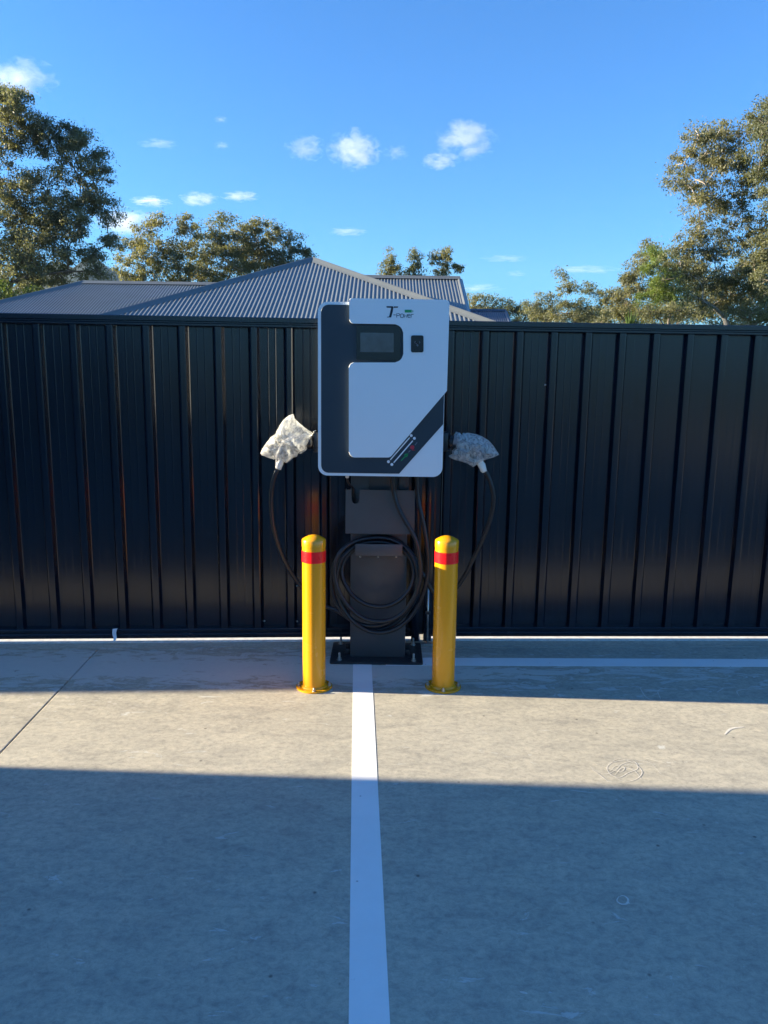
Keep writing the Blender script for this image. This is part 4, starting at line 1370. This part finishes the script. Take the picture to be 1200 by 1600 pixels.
# ------------------------------------------------------------------ chalk scratches on the slab
def ground_at(px, py, z=0.0):
    d = CM @ Vector(((px - 600) / FPX, -(py - 800) / FPX, -1))
    return Vector((0, 0, CAM_H)) + d * ((z - CAM_H) / d.z)
def ground_stroke(paths, w, name, label, cat):
    bm = bmesh.new()
    for q, pp in enumerate(paths):
        z = 0.0012 + 0.00008 * q
        P2 = catmull([ground_at(x, y) for x, y in pp], 6)
        prev = None
        for i, p in enumerate(P2):
            d = (P2[min(i + 1, len(P2) - 1)] - P2[max(i - 1, 0)]); d.z = 0; d.normalize()
            ww = w * (0.35 + 0.65 * sin(pi * (i + 0.5) / len(P2)))
            n_ = Vector((-d.y, d.x, 0)) * ww / 2
            a, b_ = bm.verts.new((p.x + n_.x, p.y + n_.y, z)), bm.verts.new((p.x - n_.x, p.y - n_.y, z))
            if prev: bm.faces.new((prev[0], a, b_, prev[1]))
            prev = (a, b_)
    o = bm_obj(name, bm, M['chalk'])
    for p in o.data.polygons:
        pass
    return tag(o, label, cat)
ground_stroke([[(921, 1197), (930, 1204), (946, 1210), (962, 1203), (972, 1194), (990, 1190), (996, 1201), (981, 1208), (968, 1215), (955, 1211), (948, 1200), (958, 1191), (985, 1188), (1012, 1191), (1024, 1200), (1032, 1209)],
               [(950, 1193), (968, 1186), (990, 1193), (1003, 1206), (995, 1217), (976, 1222), (960, 1214)], [(925, 1203), (938, 1212), (950, 1222)], [(930, 1194), (948, 1200), (970, 1206), (975, 1199), (962, 1197), (952, 1206)], [(960, 1212), (972, 1200), (990, 1204), (1002, 1218)], [(1005, 1184), (1040, 1193)]],
              0.0026, 'chalk_scribble', 'pale looping scribble scratched on the sunlit concrete at right', 'scribble')
ground_stroke([[(1132, 1148), (1142, 1139), (1162, 1136)]], 0.012, 'scratch_mark', 'short bright curved scratch on sunlit concrete near the right edge', 'scratch')
ground_stroke([[(966, 1402), (974, 1400), (981, 1405), (980, 1412), (971, 1413), (964, 1408), (967, 1401)], [(978, 1410), (984, 1412)]], 0.006, 'ring_mark', 'small pale ring mark on the shaded concrete at right', 'mark')
ground_stroke([[(812, 1550), (824, 1553)]], 0.007, 'chip_mark', 'tiny pale chip on the shaded concrete right of the bay line, near the bottom', 'mark')
ground_stroke([[(1000, 1075), (1008, 1088), (1020, 1095)], [(1032, 1092), (1028, 1080), (1040, 1076), (1058, 1078)], [(1155, 1088), (1152, 1080), (1170, 1077), (1198, 1078)], [(1120, 1082), (1130, 1076)]], 0.005, 'arc_scratch', 'faint curved tyre scratches in the fence shadow at right', 'scratch')

# ------------------------------------------------------------------ clouds: real volumes, far and high
def cloud_mat(seed, dens, wisp):
    m = bpy.data.materials.new('cloud_%d' % seed)
    m.use_nodes = True
    t = m.node_tree
    t.nodes.clear()
    tc = t.nodes.new('ShaderNodeTexCoord')
    ln = t.nodes.new('ShaderNodeVectorMath'); ln.operation = 'LENGTH'
    t.links.new(tc.outputs['Object'], ln.inputs[0])
    mp = t.nodes.new('ShaderNodeMapping')
    mp.inputs['Location'].default_value = (seed * 3.7, seed * 1.3, seed)
    t.links.new(tc.outputs['Object'], mp.inputs[0])
    n1 = noise(t, mp.outputs[0], 2.1, 7, 0.64, 0.5)
    n1 = math_(t, 'ADD', math_(t, 'MULTIPLY', math_(t, 'SUBTRACT', n1, 0.5), 1.9), 0.5)
    e = math_(t, 'SUBTRACT', n1, math_(t, 'MULTIPLY', math_(t, 'POWER', ln.outputs['Value'], 1.6), 0.46))
    r = ramp(t, e, [(0.18 + wisp, (0, 0, 0)), (0.75 + wisp, (1, 1, 1))]).outputs[0]
    pv = t.nodes.new('ShaderNodeVolumePrincipled')
    pv.inputs['Color'].default_value = (0.80, 0.82, 0.86, 1)
    pv.inputs['Anisotropy'].default_value = 0.2
    t.links.new(math_(t, 'MULTIPLY', r, dens), pv.inputs['Density'])
    out = t.nodes.new('ShaderNodeOutputMaterial')
    t.links.new(pv.outputs[0], out.inputs['Volume'])
    return m

bmc = bmesh.new(); bmesh.ops.create_icosphere(bmc, subdivisions=3, radius=1.0)
cme = bpy.data.meshes.new('cloud'); bmc.to_mesh(cme); bmc.free()
DCL = 2600.0
CL = [(478, 231, 34, 22, 0.8, 'small ragged white cloud, left of the pair in the middle sky'),
      (554, 234, 44, 34, 1.4, 'puffy white cloud over the charger with a rounded top'),
      (618, 238, 22, 14, 0.3, 'faint wisp trailing right of the puffy cloud over the charger'),
      (730, 218, 52, 33, 1.3, 'largest white cloud, upper right of the charger'),
      (689, 252, 32, 16, 1.1, 'small flat cloud just below the largest white cloud'),
      (236, 315, 34, 9, 1.2, 'thin flat white cloud nearest the left gum tree'),
      (311, 311, 34, 13, 1.2, 'small puffed cloud, middle of the low row of three'),
      (376, 307, 32, 9, 1.0, 'thin white cloud, right end of the low row of three'),
      (543, 362, 32, 7, 0.45, 'faint thin cloud just above the roof peak'),
      (196, 347, 62, 24, 1.6, 'wide bright cloud partly behind the left gum tree'),
      (30, 122, 62, 34, 1.3, 'grey-white cloud above the left gum tree at the top left'),
      (248, 225, 34, 8, 0.25, 'very faint wisp right of the left gum tree'),
      (345, 187, 12, 6, 0.3, 'tiny faint cloud scrap high in the left sky'),
      (346, 227, 14, 7, 0.35, 'tiny cloud scrap below the highest one on the left'),
      (790, 404, 44, 6, 0.16, 'thin grey streak of cloud low in the right sky'),
      (916, 421, 54, 7, 0.22, 'long grey streak of cloud above the right trees'),
      (806, 428, 20, 6, 0.2, 'short grey cloud streak above the low far trees'),
      (748, 450, 44, 8, 0.25, 'grey cloud streak just above the far dark roof')]
for i, (px, py, rx, ry, dn, lb) in enumerate(CL):
    D_ = DCL + 120 * (i % 5)
    c = at(px, py, D_)
    k = D_ / FPX
    o = bpy.data.objects.new('cloud', cme.copy())
    S.collection.objects.link(o)
    o.data.materials.clear()
    o.data.materials.append(cloud_mat(i + 1, dn * 1.2 / (min(rx, ry * 2) * k), 0.02))
    o.location = c
    o.scale = (rx * k * 0.98, max(rx * 0.6, ry) * k, ry * k * 0.9)
    tag(o, lb, 'cloud', 'clouds in the sky')
# ------------------------------------------------------------------ air
bm = bmesh.new()
bm_box(bm, -1900, 1900, -900, 2100, -1.4, 260)
hm = bpy.data.materials.new('haze_air')
hm.use_nodes = True
hm.node_tree.nodes.clear()
hv = hm.node_tree.nodes.new('ShaderNodeVolumePrincipled')
hv.inputs['Color'].default_value = (0.55, 0.78, 1.0, 1)
hv.inputs['Density'].default_value = 0.00006
ho = hm.node_tree.nodes.new('ShaderNodeOutputMaterial')
hm.node_tree.links.new(hv.outputs[0], ho.inputs['Volume'])
hz = bm_obj('haze', bm, hm)
hz['kind'] = 'stuff'
print('LEAVES', total)
